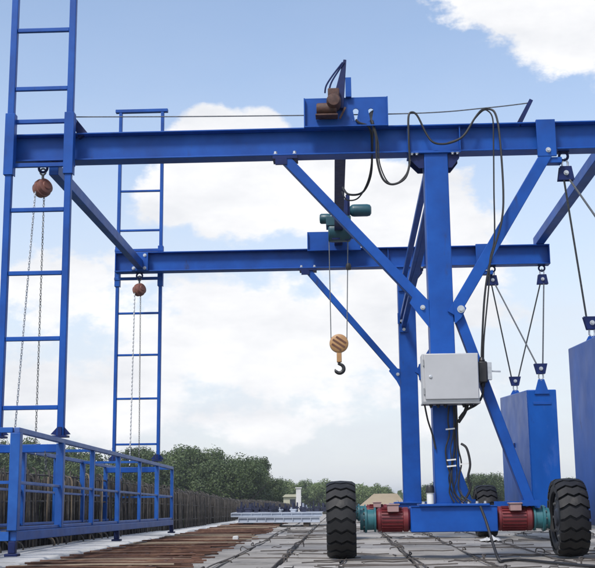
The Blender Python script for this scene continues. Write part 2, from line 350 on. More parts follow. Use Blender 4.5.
# rusty wet-joint trough with its reinforcement
strip('rusty_bed', 'rustbed', lambda y: kin(y)+.01, lambda y: -1.49, -.02, None, deck)
bar_me = MB().tube([(-.5, 0, 0), (-.2, .008, .004), (.15, -.012, 0), (.5, .01, .003)], .0085, 6).mesh('cross_bar', 'rebar')
bar_tan = MB().tube([(-.5, 0, 0), (0, .016, .006), (.5, -.012, 0)], .008, 6).mesh('cross_bar', 'rebar_tan')
y = 8.4; k = 0
while y < 28 and k < 170:
    x0 = kin(y)+random.uniform(.0, .12); x1 = -1.5+random.uniform(-.12, .22)
    o = bpy.data.objects.new('cross_bar', bar_tan if random.random() < .16 else bar_me); COL.objects.link(o); o.parent = deck
    o.location = ((x0+x1)/2, y, G+.02+random.uniform(-.01, .02)); o.scale = (x1-x0, 1, 1); o.rotation_euler = (0, random.uniform(-.014, .014), random.uniform(-.085, .085))
    y += random.choice((.05, .1, .16, .24))*random.uniform(.8, 1.2)*(1 if y < 20 else 1.4); k += 1
for x in (-2.62, -2.4, -2.15, -1.92, -1.7):
    pts = [(x+random.uniform(-.02, .02), yy, zd(yy)+.005+random.uniform(0, .015)) for yy in range(8, 29, 2)]
    build(MB().tube(pts, .012, 6), 'long_bar', 'rebar', deck)
# lifting loops and bars along the slab joints
def loop_mesh(w, h):
    pts = [(-w/2, 0, -.04)]+[(-w/2*math.cos(a)*1.0, .02*math.sin(a*2), h*(.55+.45*math.sin(a))) for a in [PI*i/8 for i in range(9)]]+[(w/2, 0, -.04)]
    return MB().tube(pts, .0065, 6).mesh('rebar_loop', 'rebar_dark')
loops = [loop_mesh(.12, .055), loop_mesh(.16, .035), loop_mesh(.09, .065)]
for x in joints[1:-1]:
    y = 8.8+random.uniform(0, .6)
    while y < 26:
        o = inst(loops[random.randrange(3)], 'rebar_loop', deck, (x+random.uniform(-.05, .05), y, G+random.uniform(-.015, .0)), (random.uniform(-.9, .9), 0, random.choice((0, PI/2))+random.uniform(-.5, .5)))
        y += random.uniform(.8, 2.4)*(1 if y < 17 else 1.6)
for x in joints[1:-1]:
    for sgn in (0, 1):
        if random.random() < .45: continue
        ya = random.uniform(8, 11); pts = []; n = 14
        for i in range(n): yy = ya+i*random.uniform(.9, 1.2); pts.append((x+(sgn-.5)*.05+random.uniform(-.035, .035), yy, zd(yy)+.004+random.uniform(0, .012)))
        build(MB().tube(smooth_path(pts, 3), .007, 6), 'long_bar', 'rebar_dark', deck)
crossd = MB().tube([(-.5, 0, 0), (-.1, .006, .004), (.25, -.005, 0), (.5, .004, .006)], .0055, 6).mesh('cross_bar', 'rebar_dark')
for i in range(70):
    y = 9.3+22*(i/70)**1.35; x = random.uniform(-1.1, 4.0)
    inst(crossd, 'cross_bar', deck, (x, y+random.uniform(-.2, .2), G+.006), (0, 0, random.uniform(-.25, .25)), (random.uniform(.35, 1.3), 1, 1))

# ------------------------------------------------------------------ barrier reinforcement along the left edge
def wall_h(y): return .98 if y < 16 else max(.55, .98-.028*(y-16)) if y < 30 else max(.45, .6-.003*(y-30))
barrier = thing('rebar_barrier', (kx(12)-.1, 12, G), 'long row of rusty upright reinforcement bars along the left edge of the bridge', 'barrier')
bO = worg(barrier)
rod_me = {}
for m in ('rebar_wall', 'rebar_tan'):
    pts = [(0, 0, 0), (.0, .004, .5), (0, 0, .93), (-.02, 0, .985), (-.055, 0, 1.0)]
    rod_me[m] = MB().tube(pts, .011, 6).mesh('upright_bar', m)
    pts = [(.02, 0, .02), (.1, 0, .03), (.13, 0, .09), (.1, 0, .16), (.03, 0, .2), (0, 0, .3), (-.005, 0, 1.0)]
    rod_me[m+'2'] = MB().tube(smooth_path(pts, 3), .011, 6).mesh('hooked_bar', m)
y = 8.5; k = 0
while k < 290 and y < 46:
    near = y < 17
    kind = 'rebar_tan' if (near and random.random() < .13) else 'rebar_wall'
    hooked = near and random.random() < .35
    inst(rod_me[kind+('2' if hooked else '')], 'hooked_bar' if hooked else 'upright_bar', barrier,
         (kx(y)+random.uniform(.0, .05)-bO.x, y-bO.y, zd(y)-.02-bO.z), (random.uniform(-.05, .05), random.uniform(-.05, .03), random.uniform(-.4, .4)), (1, 1, wall_h(y)*random.uniform(.9, 1.04)))
    y += random.uniform(.08, .2); k += 1
b = MB(); rr = 8.5
while rr < 92:
    for dx in (-.16, -.1):
        b.tube([(kx(rr)+dx+random.uniform(-.03, .03), rr, zd(rr)-.05), (kx(rr)+dx+random.uniform(-.03, .03), rr+random.uniform(-.02, .02), zd(rr)+wall_h(rr)*random.uniform(.86, 1.03))], .011, 5)
    rr += .1 if rr < 30 else .2
o = build(b, 'rear_bars', 'rebar_wall', barrier); o['kind'] = 'stuff'
for fz in (.25, .6, .93):
    pts = [(kx(yy)-.07, yy, zd(yy)+wall_h(yy)*fz) for yy in range(9, 90, 3)]
    build(MB().tube(pts, .012, 5), 'lacing_bar', 'rebar_wall', barrier)
y = 8.2; brd = 0
while y < 90:
    ln = .42 if y < 45 else 1.5
    h = wall_h(y)*random.uniform(.88, .97); xm = kx(y+ln/2)-.26+random.uniform(-.012, .012)
    bb = MB().box(xm-.012, xm+.012, y+.012, y+ln-.006, zd(y)-.1, zd(y)+h)
    build(bb, 'formwork_board', 'plank', barrier, origin=(xm, y, 0)); y += ln

# ------------------------------------------------------------------ the gantry crane
gc = thing('gantry_crane', (1.05, 13.8, G), 'blue steel wheeled gantry crane of two linked beam frames standing on the concrete deck', 'gantry crane')
def ibeam(x0, x1, y0, z0, z1, w=.2, tf=.016, tw=.012):
    ym = y0+w/2
    return MB().box(x0, x1, y0, y0+w, z0, z0+tf).box(x0, x1, y0, y0+w, z1-tf, z1).box(x0, x1, ym-tw/2, ym+tw/2, z0+tf, z1-tf)
def wheel(xc, yc, inner):
    w = build(MB().lathe((xc, yc, 0.43), (1, 0, 0), [(-.10, .03), (-.10, .235), (-.085, .245), (.085, .245), (.10, .235), (.10, .03)], 28, caps=False), 'wheel', 'rim', gc, origin=(xc, yc, .43))
    R, hw = .345, .14
    ty = MB().lathe((xc, yc, .43), (1, 0, 0), [(-hw+.03, .235), (-hw+.006, .25), (-hw, .29), (-hw+.008, .325), (-hw+.03, R), (0, R+.006), (hw-.03, R), (hw-.008, .325), (hw, .29), (hw-.006, .25), (hw-.03, .235)], 56, caps=False)
    n = 21; pitch = 2*PI/n; us = [-1.04, -.8, -.4, 0, .4, .8, 1.04]; zz = [.24, .17, -.14, .12, -.14, .17, .24]
    for k in range(n):
        vs = []; fs = []; m = len(us)
        for side in (-1, 1):
            for j, u in enumerate(us):
                a = k*pitch+pitch*(zz[j]*1.0)+side*pitch*.37
                edge = abs(u) > .9
                for r in (R-.03, R+.034-(.024 if edge else .006*abs(u))-(.004*abs(u))):
                    vs.append((xc+u*hw*.985, yc+r*math.cos(a), .43+r*math.sin(a)))
        def ix(s_, j, t_): return (s_*m+j)*2+t_
        for j in range(m-1):
            fs += [(ix(0, j, 1), ix(0, j+1, 1), ix(1, j+1, 1), ix(1, j, 1)), (ix(0, j, 0), ix(0, j+1, 0), ix(0, j+1, 1), ix(0, j, 1)), (ix(1, j, 0), ix(1, j, 1), ix(1, j+1, 1), ix(1, j+1, 0))]
        fs += [(ix(0, 0, 0), ix(0, 0, 1), ix(1, 0, 1), ix(1, 0, 0)), (ix(0, m-1, 0), ix(1, m-1, 0), ix(1, m-1, 1), ix(0, m-1, 1))]
        ty.add(vs, fs)
    build(ty, 'tyre', 'rubber', w, bev=0)
    hub = MB().lathe((xc, yc, .43), (1, 0, 0), [(-.13, .02), (-.13, .07), (-.11, .09), (-.11, .13), (.11, .13), (.11, .09), (.13, .07), (.13, .02)], 20)
    build(hub, 'hub', 'rim', w)
    bl = MB()
    for sx_ in (-1, 1):
        for q in range(8): a = q*PI/4; bl.bolt((xc+sx_*.1, yc+.18*math.cos(a), .43+.18*math.sin(a)), (sx_, 0, 0), .014, .014)
    build_each(bl, 'wheel_nut', 'steel', w)
    return w
def drive(xa, xb, xg, yc, s):
    """red motor from xa to xb, teal gearbox from xb to xg; s = +1 when the wheel lies to the right"""
    lo, hi = (xa, xb) if xa < xb else (xb, xa); c = (0, yc, .425)
    m = MB().lathe((lo, yc, .425), (1, 0, 0), [(0, .02), (0, .085), (.02, .105), (.02, .118), (.045, .118), (.05, .108), (hi-lo-.07, .108), (hi-lo-.065, .12), (hi-lo-.02, .12), (hi-lo, .095), (hi-lo, .02)], 30)
    for q in range(22):
        a = q*2*PI/22+.1; e = V((0, math.cos(a), math.sin(a))); p = V((0, yc, .425))+e*.112
        m.bar(p+V((lo+.055, 0, 0)), p+V((hi-.075, 0, 0)), .006, .018, e)
    mo = build(m, 'drive_motor', 'red', gc)
    xm = (lo+hi)/2
    build(MB().box(xm-.055, xm+.055, yc-.155, yc-.02, .5, .565).box(xm-.065, xm+.065, yc-.165, yc-.01, .565, .578), 'terminal_box', 'redlab', mo, bev=.005)
    lo, hi = (xb, xg) if xb < xg else (xg, xb); w = hi-lo
    g = MB().lathe((lo, yc, .425), (1, 0, 0), [(0, .02), (0, .118), (.018, .118), (.02, .098), (w*.55, .1), (w*.58, .125), (w*.72, .125), (w*.74, .1), (w, .1), (w, .02)] if s > 0 else [(0, .02), (0, .1), (w*.26, .1), (w*.28, .125), (w*.42, .125), (w*.45, .1), (w-.02, .098), (w-.018, .118), (w, .118), (w, .02)], 30)
    go = build(g, 'gearbox', 'teal', gc)
    bl = MB()
    for q in range(10):
        a = q*2*PI/10; bl.bolt((lo+w*(.72 if s > 0 else .28), yc+.112*math.cos(a), .425+.112*math.sin(a)), (s, 0, 0), .009, .01)
    build_each(bl, 'flange_bolt', 'steel', go)
FR = {}
for fi, Y in enumerate((11.0, 16.4)):
    yc = Y+.12; nearf = fi == 0
    zt, zb = (4.46, 4.16) if nearf else (4.39, 4.085)
    x0, x1 = (-3.47, 3.14) if nearf else (-3.47, 3.17)
    mbm = build(ibeam(x0, x1, Y, zb, zt), 'main_beam', 'blue', gc, bev=.004)
    st = MB()
    for x in (x0+.004, x1-.012): st.box(x, x+.01, Y+.003, Y+.197, zb+.018, zt-.018)
    for x in (.72, 1.26): st.box(x, x+.01, Y+.02, Y+.18, zb+.018, zt-.018)
    build_each(st, 'web_stiffener', 'blue', mbm)
    cx0, cx1 = (.885, 1.13) if nearf else (.857, 1.115)
    ctop = zb-.022
    col = build(MB().box(cx0, cx1, Y-.005, Y+.24, .575, ctop), 'column', 'blue', gc, bev=.008)
    build(MB().box(.72, 1.265, Y-.03, Y+.25, zb-.02, zb-.002), 'cap_plate', 'blue', col, bev=.003)
    hz = MB()
    for yy in (Y+.01, Y+.2):
        hz.prism([(.735, zb-.022), (cx0-.002, zb-.022), (cx0-.002, zb-.17), (.83, zb-.17), (.735, zb-.07)], yy, yy+.014)
        hz.prism([(1.25, zb-.022), (1.25, zb-.07), (1.17, zb-.17), (cx1+.002, zb-.17), (cx1+.002, zb-.022)], yy, yy+.014)
    build_each(hz, 'gusset_plate', 'blue_dark', col)
    bl = MB()
    for x in (.76, .81, 1.18, 1.23): bl.bolt((x, Y-.015, zb-.02), (0, 0, -1), .014, .014)
    build_each(bl, 'bolt', 'zinc', col)
    ch = build(MB().box(.635, 1.475, Y-.04, Y+.28, .305, .548), 'chassis_beam', 'blue', gc, bev=.008)
    build(MB().box(.72, 1.40, Y-.075, Y+.3, .552, .573), 'base_plate', 'blue', ch, bev=.003)
    bl = MB()
    for x in (.76, .83, 1.2, 1.28, 1.36): bl.bolt((x, Y-.045, .573), (0, 0, 1), .015, .018)
    build_each(bl, 'bolt', 'zinc', ch)
    drive(.634, .30, .145, yc, -1); drive(1.476, 1.835, 1.99, yc, 1)
    wheel(-.04, yc, 1); wheel(2.185 if nearf else 2.05, yc, -1)
    # diagonal braces
    if nearf:
        BR = [((-.56, Y+.06, zb-.03), (.915, Y+.06, 2.48), .1, .11), ((2.16, Y+.04, zb-.03), (1.12, Y+.04, 2.44), .12, .14), ((1.155, Y+.075, 2.52), (1.81, Y+.075, .55), .1, .125)]
    else:
        BR = [((-.5, Y+.06, zb-.03), (.87, Y+.06, 2.40), .09, .085), ((2.16, Y+.04, zb-.03), (1.12, Y+.04, 2.44), .11, .12), ((1.155, Y+.075, 2.52), (1.81, Y+.075, .55), .1, .11)]
    for bi, (a, b_, w, h) in enumerate(BR):
        d = (V(b_)-V(a)).normalized()
        br = build(MB().bar(a, b_, w, h, (0, 1, 0)), 'diagonal_brace', 'blue', gc, bev=.005)
        bl = MB()
        if bi == 0:
            build(MB().box(a[0]-.13, a[0]+.13, Y-.004, Y+.2, zb-.035, zb-.003).box(a[0]-.1, a[0]+.02, Y-.006, Y+.02, zb-.1, zb-.036), 'clamp_plate', 'blue_dark', br)
            for x in (-.1, .1): bl.bolt((a[0]+x, Y+.03, zb+.017), (0, 0, 1), .018, .025)
            q = V(b_)-d*.04
            build(MB().prism([(.72, b_[2]+.15), (cx0-.002, b_[2]+.12), (cx0-.002, b_[2]-.17), (.80, b_[2]-.06), (.69, b_[2]+.09)], Y-.006, Y+.006), 'end_plate', 'blue', br)
            bl.bolt((.82, Y-.007, b_[2]+.04), (0, -1, 0), .017, .02)
        elif bi == 1:
            build(MB().box(2.05, 2.245, Y-.035, Y-.012, zb-.085, zt+.012).box(2.05, 2.245, Y-.012, Y+.01, zt+.002, zt+.012).box(2.1, 2.3, Y-.01, Y+.1, zb-.15, zb-.09), 'hanger_plate', 'blue', br, bev=.003)
            bl.bolt((2.16, Y-.035, zb-.02), (0, -1, 0), .018, .02)
        else:
            build(MB().prism([(1.132, 2.58), (1.19, 2.6), (1.255, 2.5), (1.2, 2.4), (1.132, 2.34)], Y-.04, Y-.026), 'node_plate', 'blue', br, bev=.003)
            bl.bolt((1.2, Y-.04, 2.49), (0, -1, 0), .026, .022)
            build(MB().box(1.72, 1.9, Y+.0, Y+.15, .545, .6).box(1.478, 1.9, Y+.2, Y+.22, .5, .59), 'foot_plate', 'blue', br)
        build_each(bl, 'bolt', 'zinc', br)
# tie beams running back between the two frames, and knee braces between the columns
tb = build(MB().bar((-3.0, 11.02, 4.075), (-3.08, 16.38, 4.19), .1, .13), 'tie_beam', 'blue', gc, bev=.006)
build(MB().box(-3.2, -2.95, 16.37, 16.395, 4.09, 4.38), 'end_plate', 'blue', tb, bev=.003)
bl = MB(); bl.bolt((-3.17, 16.37, 4.13), (0, -1, 0)); bl.bolt((-3.0, 16.37, 4.13), (0, -1, 0)); bl.bolt((-3.0, 16.37, 4.33), (0, -1, 0)); build_each(bl, 'bolt', 'zinc', tb)
build(MB().bar((3.03, 10.95, 4.535), (3.03, 16.62, 4.463), .13, .14), 'tie_beam', 'blue', gc, bev=.006)
for (a, b_, w) in (((1.0, 11.25, 4.30), (.93, 16.39, 3.80), .07), ((1.01, 11.25, 3.80), (.93, 16.39, 3.17), .07), ((.93, 11.25, 3.70), (.90, 16.39, 3.30), .045)):
    kb = build(MB().bar(a, b_, w, .06), 'knee_brace', 'blue', gc, bev=.004)
    bl = MB(); bl.bolt((b_[0], 16.36, b_[2]-.06), (0, -1, 0), .016, .02); build_each(bl, 'bolt', 'zinc', kb)
    build(MB().box(b_[0]-.06, b_[0]+.06, 16.365, 16.394, b_[2]-.1, b_[2]+.06), 'end_plate', 'blue', kb)
# hanger eyes under the beams
def eye(x, y, z, nm='lug_plate'):
    o = MB(); ring = [(x+.045*math.cos(a), y, z-.05+.045*math.sin(a)) for a in [2*PI*i/16 for i in range(16)]]
    o.tube(ring, .014, 8, closed=True); o.box(x-.055, x+.055, y-.03, y+.03, z-.012, z-.002); return build(o, nm, 'blue_dark', gc)
for (x, y, z) in ((-3.135, 11.1, 4.16), (-3.1, 16.5, 4.085), (2.34, 11.1, 4.16), (3.06, 11.1, 4.16), (2.30, 16.5, 4.085), (3.05, 16.5, 4.085)): eye(x, y, z, 'lifting_eye')
# wire posts at both ends of the near beam
wp = build(MB().bar((-2.70, 11.06, 4.44), (-2.855, 11.06, 4.70), .11, .05, (0, 1, 0), .03, .03), 'wire_post', 'blue_dark', gc)
wp = build(MB().bar((1.885, 11.06, 4.45), (2.03, 11.06, 4.72), .05, .05, (0, 1, 0), .04, .035), 'wire_post', 'blue_dark', gc)
# control cabinet on the near column
cb = build(MB().box(.777, 1.325, 10.76, 10.99, 1.545, 2.02), 'control_cabinet', 'cab', gc, bev=.006)
build(MB().box(.80, 1.318, 10.742, 10.757, 1.572, 2.012), 'door', 'cab', cb, bev=.004)
build(MB().box(.77, 1.33, 10.735, 10.99, 1.528, 1.543), 'drip_tray', 'cab_dark', cb)
build(MB().lathe((.855, 10.742, 1.79), (0, -1, 0), [(0, .017), (.006, .017), (.008, .01), (.012, .01)], 16), 'lock', 'zinc', cb)
build_each(MB().box(.784, .797, 10.745, 10.76, 1.62, 1.68).box(.784, .797, 10.745, 10.76, 1.9, 1.96), 'hinge', 'cab_dark', cb)
for x in (.86, .93, 1.0, 1.18, 1.25): build(MB().lathe((x, 10.86, 1.5275), (0, 0, -1), [(0, .02), (.012, .02), (.014, .014), (.03, .012)], 10), 'cable_gland', 'black', cb)
# push-button pendant box fixed to the brace
pj = build(MB().box(1.335, 1.425, 10.86, 10.96, 1.74, 1.95).lathe((1.38, 10.91, 1.95), (0, 0, 1), [(0, .035), (.05, .018)], 12).lathe((1.38, 10.91, 1.74), (0, 0, -1), [(0, .03), (.05, .016)], 12), 'cable_connector', 'black', gc, bev=.012)
build(MB().box(1.428, 1.47, 10.88, 10.95, 1.77, 1.94).tube([(1.47, 10.91, 1.855), (1.56, 10.9, 1.85)], .008, 6), 'clip_plate', 'zinc', pj)
bc = build(MB().lathe((.83, 10.96, .574), (0, 0, 1), [(0, .035), (.1, .035), (.1, .04), (.105, .04)], 20), 'warning_beacon', 'white', gc)
build(MB().lathe((.83, 10.96, .68), (0, 0, 1), [(0, .043), (.05, .042), (.07, .034), (.075, .01)], 20), 'beacon_cap', 'black', bc)
# cables strapped to the near column
for i in range(5):
    x = 1.02+.022*i; pts = []; z = 1.52
    while z > .6: pts.append((x+random.uniform(-.022, .02)+.03*math.sin(z*5+i*.6)+(.02 if z < 1 else 0), 10.978-random.uniform(0, .04), z)); z -= .14
    pts.append((1.06+.04*i, 10.93, .585)); build(MB().tube(smooth_path(pts, 4), .006 if i % 2 else .0085, 7), 'column_cable', 'cable', gc)
build(MB().tube(smooth_path([(1.15, 10.96, 1.15), (1.2, 10.93, 1.1), (1.225, 10.92, .95), (1.2, 10.93, .82), (1.22, 10.93, .72), (1.16, 10.95, .6)], 6), .012, 7), 'column_cable', 'cable', gc)
build(MB().tube(smooth_path([(.80, 10.9, 1.53), (.83, 10.94, 1.38), (.87, 10.97, 1.25), (.9, 10.975, 1.1)], 6), .009, 7), 'column_cable', 'cable', gc)
for (x, z) in ((1.04, 1.29), (1.04, .99), (1.04, .93), (1.17, .95)):
    build(MB().bar((x-.04, 10.93, z), (x+.05, 10.93, z+.008), .008, .014), 'cable_tie', 'white', gc)
# heavy hose from connector under the cabinet
build(MB().tube(smooth_path([(1.38, 10.91, 1.70), (1.37, 10.9, 1.62), (1.31, 10.88, 1.53), (1.2, 10.9, 1.47), (1.14, 10.95, 1.4)], 6), .012, 8), 'column_cable', 'cable', gc)
build(MB().tube(smooth_path([(1.22, 10.9, 1.53), (1.19, 10.92, 1.45), (1.13, 10.96, 1.36)], 6), .018, 8), 'column_cable', 'cable', gc)

def weld(pts, name='weld_bead', par=None):
    pts = [V(p) for p in pts]; out = []
    for a, b_ in zip(pts, pts[1:]):
        n = max(2, int((b_-a).length/.018))
        out += [a.lerp(b_, i/n) for i in range(n)]
    out.append(pts[-1]); return build(MB().tube(out, [random.uniform(.0045, .0075) for _ in out], 6), name, 'blue', par or gc)
for Y in (10.995, 16.395):
    cx0, cx1 = (.885, 1.13) if Y < 12 else (.857, 1.115)
    zb = 4.16 if Y < 12 else 4.085
    weld([(cx0-.003, Y, .575), (cx1+.003, Y, .575)]); weld([(cx0, Y, zb-.024), (cx1, Y, zb-.024)]); weld([(.64, Y-.04, .55), (1.47, Y-.04, .55)])
    weld([(cx1+.003, Y+.1, .575), (cx1+.003, Y+.235, .575)])
# ------------------------------------------------------------------ overhead supply cables
sw = [(-2.845, 11.06, 4.66), (-1.2, 11.06, 4.625), (.76, 11.06, 4.605), (1.55, 11.06, 4.645), (2.02, 11.06, 4.69)]
tag(build(MB().tube(smooth_path(sw, 8), .0065, 6), 'messenger_wire', 'steel'), 'thin steel wire stretched above the near top beam between two slanted posts', 'wire')
cp = [(.735, 10.96, 4.02), (.73, 10.95, 4.3), (.735, 10.96, 4.53), (.77, 10.97, 4.585), (.83, 10.965, 4.54), (.92, 10.955, 4.33), (1.0, 10.945, 4.235), (1.15, 10.945, 4.232), (1.3, 10.95, 4.31), (1.42, 10.97, 4.5), (1.5, 11.0, 4.6), (1.57, 11.02, 4.62), (1.64, 11.0, 4.56), (1.668, 10.96, 4.3), (1.67, 10.9, 3.7), (1.63, 10.88, 3.35), (1.5, 10.87, 2.95), (1.43, 10.87, 2.6), (1.385, 10.9, 2.1), (1.38, 10.91, 1.97)]
tag(build(MB().tube(smooth_path(cp, 6), .0112, 8), 'supply_cable', 'cable'), 'thick black cable looped over the near beam and dropping to the black connector', 'cable', 'black crane cables')
cp = [(1.13, 10.95, 4.236), (1.28, 10.955, 4.3), (1.4, 10.975, 4.47), (1.5, 11.0, 4.585), (1.56, 11.01, 4.6), (1.61, 10.99, 4.5), (1.60, 10.95, 4.2), (1.575, 10.9, 3.7), (1.555, 10.88, 3.2), (1.50, 10.87, 2.98), (1.475, 10.87, 2.7), (1.41, 10.89, 2.2), (1.395, 10.91, 1.97)]
tag(build(MB().tube(smooth_path(cp, 6), .008, 7), 'control_cable', 'cable'), 'thinner black cable hanging straight down inside the thick loop right of the near column', 'cable', 'black crane cables')

# ------------------------------------------------------------------ travelling hoist
ht = thing('travelling_hoist', (.02, 13.7, 4.46), 'dark blue travelling hoist bridge with end carriages resting on both crane beams', 'hoist')
for (x0, x1, y0, za, zb) in ((-.353, .521, 10.93, 4.42, 4.738), (-.50, .31, 16.33, 4.33, 4.62)):
    pl = MB()
    if y0 < 12:   # front plate with two round-ended holes
        hx = [(.187, .07), (.345, .065)]
        xs = [x0]+[q for (c, w) in hx for q in (c-w/2, c+w/2)]+[x1]
        for i in range(0, 6, 2): pl.box(xs[i], xs[i+1], y0, y0+.012, za, zb)
        for (c, w) in hx: pl.box(c-w/2, c+w/2, y0, y0+.012, za, 4.49).box(c-w/2, c+w/2, y0, y0+.012, 4.64, zb)
    else: pl.box(x0, x1, y0, y0+.012, za, zb)
    ec = build(pl, 'end_carriage', 'blue', ht)
    if y0 < 12:
        for (c, w) in hx:
            rg = MB(); ri = []; ro = []
            outl = [(c+math.cos(a)*w*.42, 4.60+math.sin(a)*w*.42) for a in [PI*i/10 for i in range(11)]]+[(c-w*.22, 4.53), (c-w*.16, 4.497), (c+w*.16, 4.497), (c+w*.22, 4.53)]
            # filler plate around the pear-shaped hole
            cen = V((c, 4.565)); vs = []; fs = []
            for (ox, oz) in outl:
                d = V((ox, oz))-cen; k = min((w/2+.002)/max(abs(d.x), 1e-4), (.077)/max(abs(d.y), 1e-4)); e = cen+d*max(k, 1.0)
                vs += [(ox, y0-.002, oz), (e.x, y0-.002, e.y), (ox, y0+.014, oz), (e.x, y0+.014, e.y)]
            n = len(outl)
            for i in range(n): j = (i+1) % n; fs += [(4*i, 4*i+1, 4*j+1, 4*j), (4*i+2, 4*j+2, 4*j+3, 4*i+3), (4*i, 4*j, 4*j+2, 4*i+2)]
            rg.add(vs, fs); build(rg, 'hole_plate', 'blue', ec)
    build(MB().box(x0, x1, y0-.0, y0+.09, zb+.001, zb+.012).box(x0, x1, y0-.05, y0-.001, za+.0, za+.012).box(x0, x0+.012, y0-.045, y0-.001, za+.014, zb).box(x1-.012, x1, y0-.045, y0-.001, za+.014, zb), 'carriage_flange', 'blue', ec)
    wl = MB()
    for x in (x0+.12, x1-.12): wl.lathe((x, y0+.05, zb-.19), (0, 1, 0), [(0, .02), (0, .075), (.02, .09), (.03, .07), (.1, .07), (.1, .02)], 20)
    build_each(wl, 'carriage_wheel', 'steel', ec)
gd = MB(); gd.bar((.03, 10.96, 4.475), (-.03, 16.5, 4.43), .125, .03).bar((.03, 10.96, 4.665), (-.03, 16.5, 4.62), .12, .03).bar((.03, 10.96, 4.57), (-.03, 16.5, 4.525), .03, .165)
build(gd, 'bridge_girder', 'blue_dark', ht, bev=.003)  # shade below the girder is part of its dark colour
# upright with stays at the near end
um = build(MB().bar((-.005, 10.9, 4.62), (.085, 10.9, 5.155), .13, .07, (0, 1, 0), .03, .03), 'upright', 'blue_dark', ht, bev=.004)
build(MB().box(.085, .145, 10.88, 10.95, 4.74, 4.955), 'side_plate', 'blue', um, bev=.003)
for off in (0, .05): build(MB().tube(smooth_path([(.06+off*.3, 10.88, 5.12), (-.05, 10.87, 4.97-off), (-.115+off*.6, 10.86, 4.86-off), (-.13+off, 10.86, 4.78)], 5), .009, 6), 'stay', 'blue_dark', um)
# rusty travel motor on the near carriage
tm = build(MB().lathe((-.04, 10.86, 4.66), (0, -1, 0), [(-.06, .02), (-.06, .07), (-.03, .075), (.1, .075), (.13, .06), (.135, .02)], 24), 'travel_motor', 'rust', ht)
build(MB().lathe((-.22, 10.84, 4.6), (1, 0, 0), [(0, .02), (0, .05), (.015, .06), (.2, .06), (.21, .04)], 20), 'gear_case', 'rust', tm)
build(MB().box(-.23, .0, 10.78, 10.92, 4.512, 4.528), 'mounting_plate', 'rust', tm, bev=.002)
build(MB().box(-.1, .02, 10.79, 10.86, 4.69, 4.81), 'motor_cowl', 'rust', tm, bev=.012)
build(MB().bar((.02, 10.87, 4.5), (.08, 10.87, 4.62), .02, .02), 'bracket', 'rust', tm)
# wire rope hoist at the far end of the bridge
hy = 15.55
hb = build(MB().lathe((-.17, hy, 4.43), (1, 0, 0), [(0, .02), (0, .13), (.02, .145), (.3, .145), (.32, .13), (.32, .02)], 28).box(-.2, .16, hy-.14, hy+.14, 4.5, 4.64), 'hoist_drum_case', 'teal_dark', ht, bev=.005)
build(MB().lathe((.15, hy-.02, 4.745), (1, 0, 0), [(0, .03), (0, .06), (.03, .085), (.06, .09), (.25, .09), (.29, .08), (.31, .05), (.31, .02)], 24), 'hoist_motor', 'teal_dark', ht)
build(MB().lathe((-.13, hy-.02, 4.63), (-1, 0, 0), [(0, .03), (0, .07), (.04, .075), (.14, .075), (.16, .06), (.165, .02)], 24), 'traverse_motor', 'teal_dark', ht)
build(MB().box(.02, .12, hy-.1, hy+.06, 4.62, 4.9).box(.09, .15, hy-.06, hy+.02, 4.64, 4.98), 'hoist_bracket', 'blue_dark', ht, bev=.006)
build(MB().box(-.12, .0, hy-.1, hy+.1, 4.3, 4.5).lathe((.1, hy-.02, 4.36), (0, 1, 0), [(-.05, .02), (-.05, .07), (.05, .07), (.05, .02)], 18).box(.1, .28, hy-.02, hy+.14, 4.36, 4.41), 'rope_guide', 'blue_dark', ht, bev=.004)
build(MB().lathe((.112, hy, 3.87), (0, 0, 1), [(0, .02), (0, .035), (.02, .04), (.06, .04), (.09, .03), (.1, .012)], 16), 'limit_weight', 'black', ht)
# hanging festoon cables of the hoist
fest = [[(.19, 10.92, 4.5), (.22, 10.9, 4.46), (.33, 10.92, 4.4), (.35, 11.1, 4.2), (.335, 11.3, 4.0), (.25, 11.5, 3.88), (.1, 11.6, 3.89), (.04, 11.7, 4.0)],
        [(.345, 10.92, 4.5), (.36, 10.9, 4.4), (.345, 11.1, 4.1), (.30, 11.3, 3.93), (.2, 11.4, 3.79), (.08, 11.5, 3.80), (.03, 11.6, 3.92)],
        [(.34, 10.92, 4.49), (.39, 10.9, 4.3), (.395, 10.9, 4.05), (.45, 10.9, 3.85), (.55, 10.9, 3.79), (.68, 10.92, 3.86), (.735, 10.95, 4.03)],
        [(.36, 10.92, 4.49), (.41, 10.9, 4.25), (.42, 10.9, 4.02), (.49, 10.9, 3.83), (.58, 10.9, 3.795), (.69, 10.92, 3.9), (.74, 10.95, 4.06)]]
for i, p in enumerate(fest): build(MB().tube(smooth_path(p, 6), (.012, .008, .012, .007)[i], 7), 'festoon_cable', 'cable', ht)
for x in (-.162, .112):
    build(MB().tube([(x, hy, 4.34), (x*.8-.02 if x > 0 else x+.005, hy, 2.86)], .007, 6), 'hoist_rope', 'rope', ht)
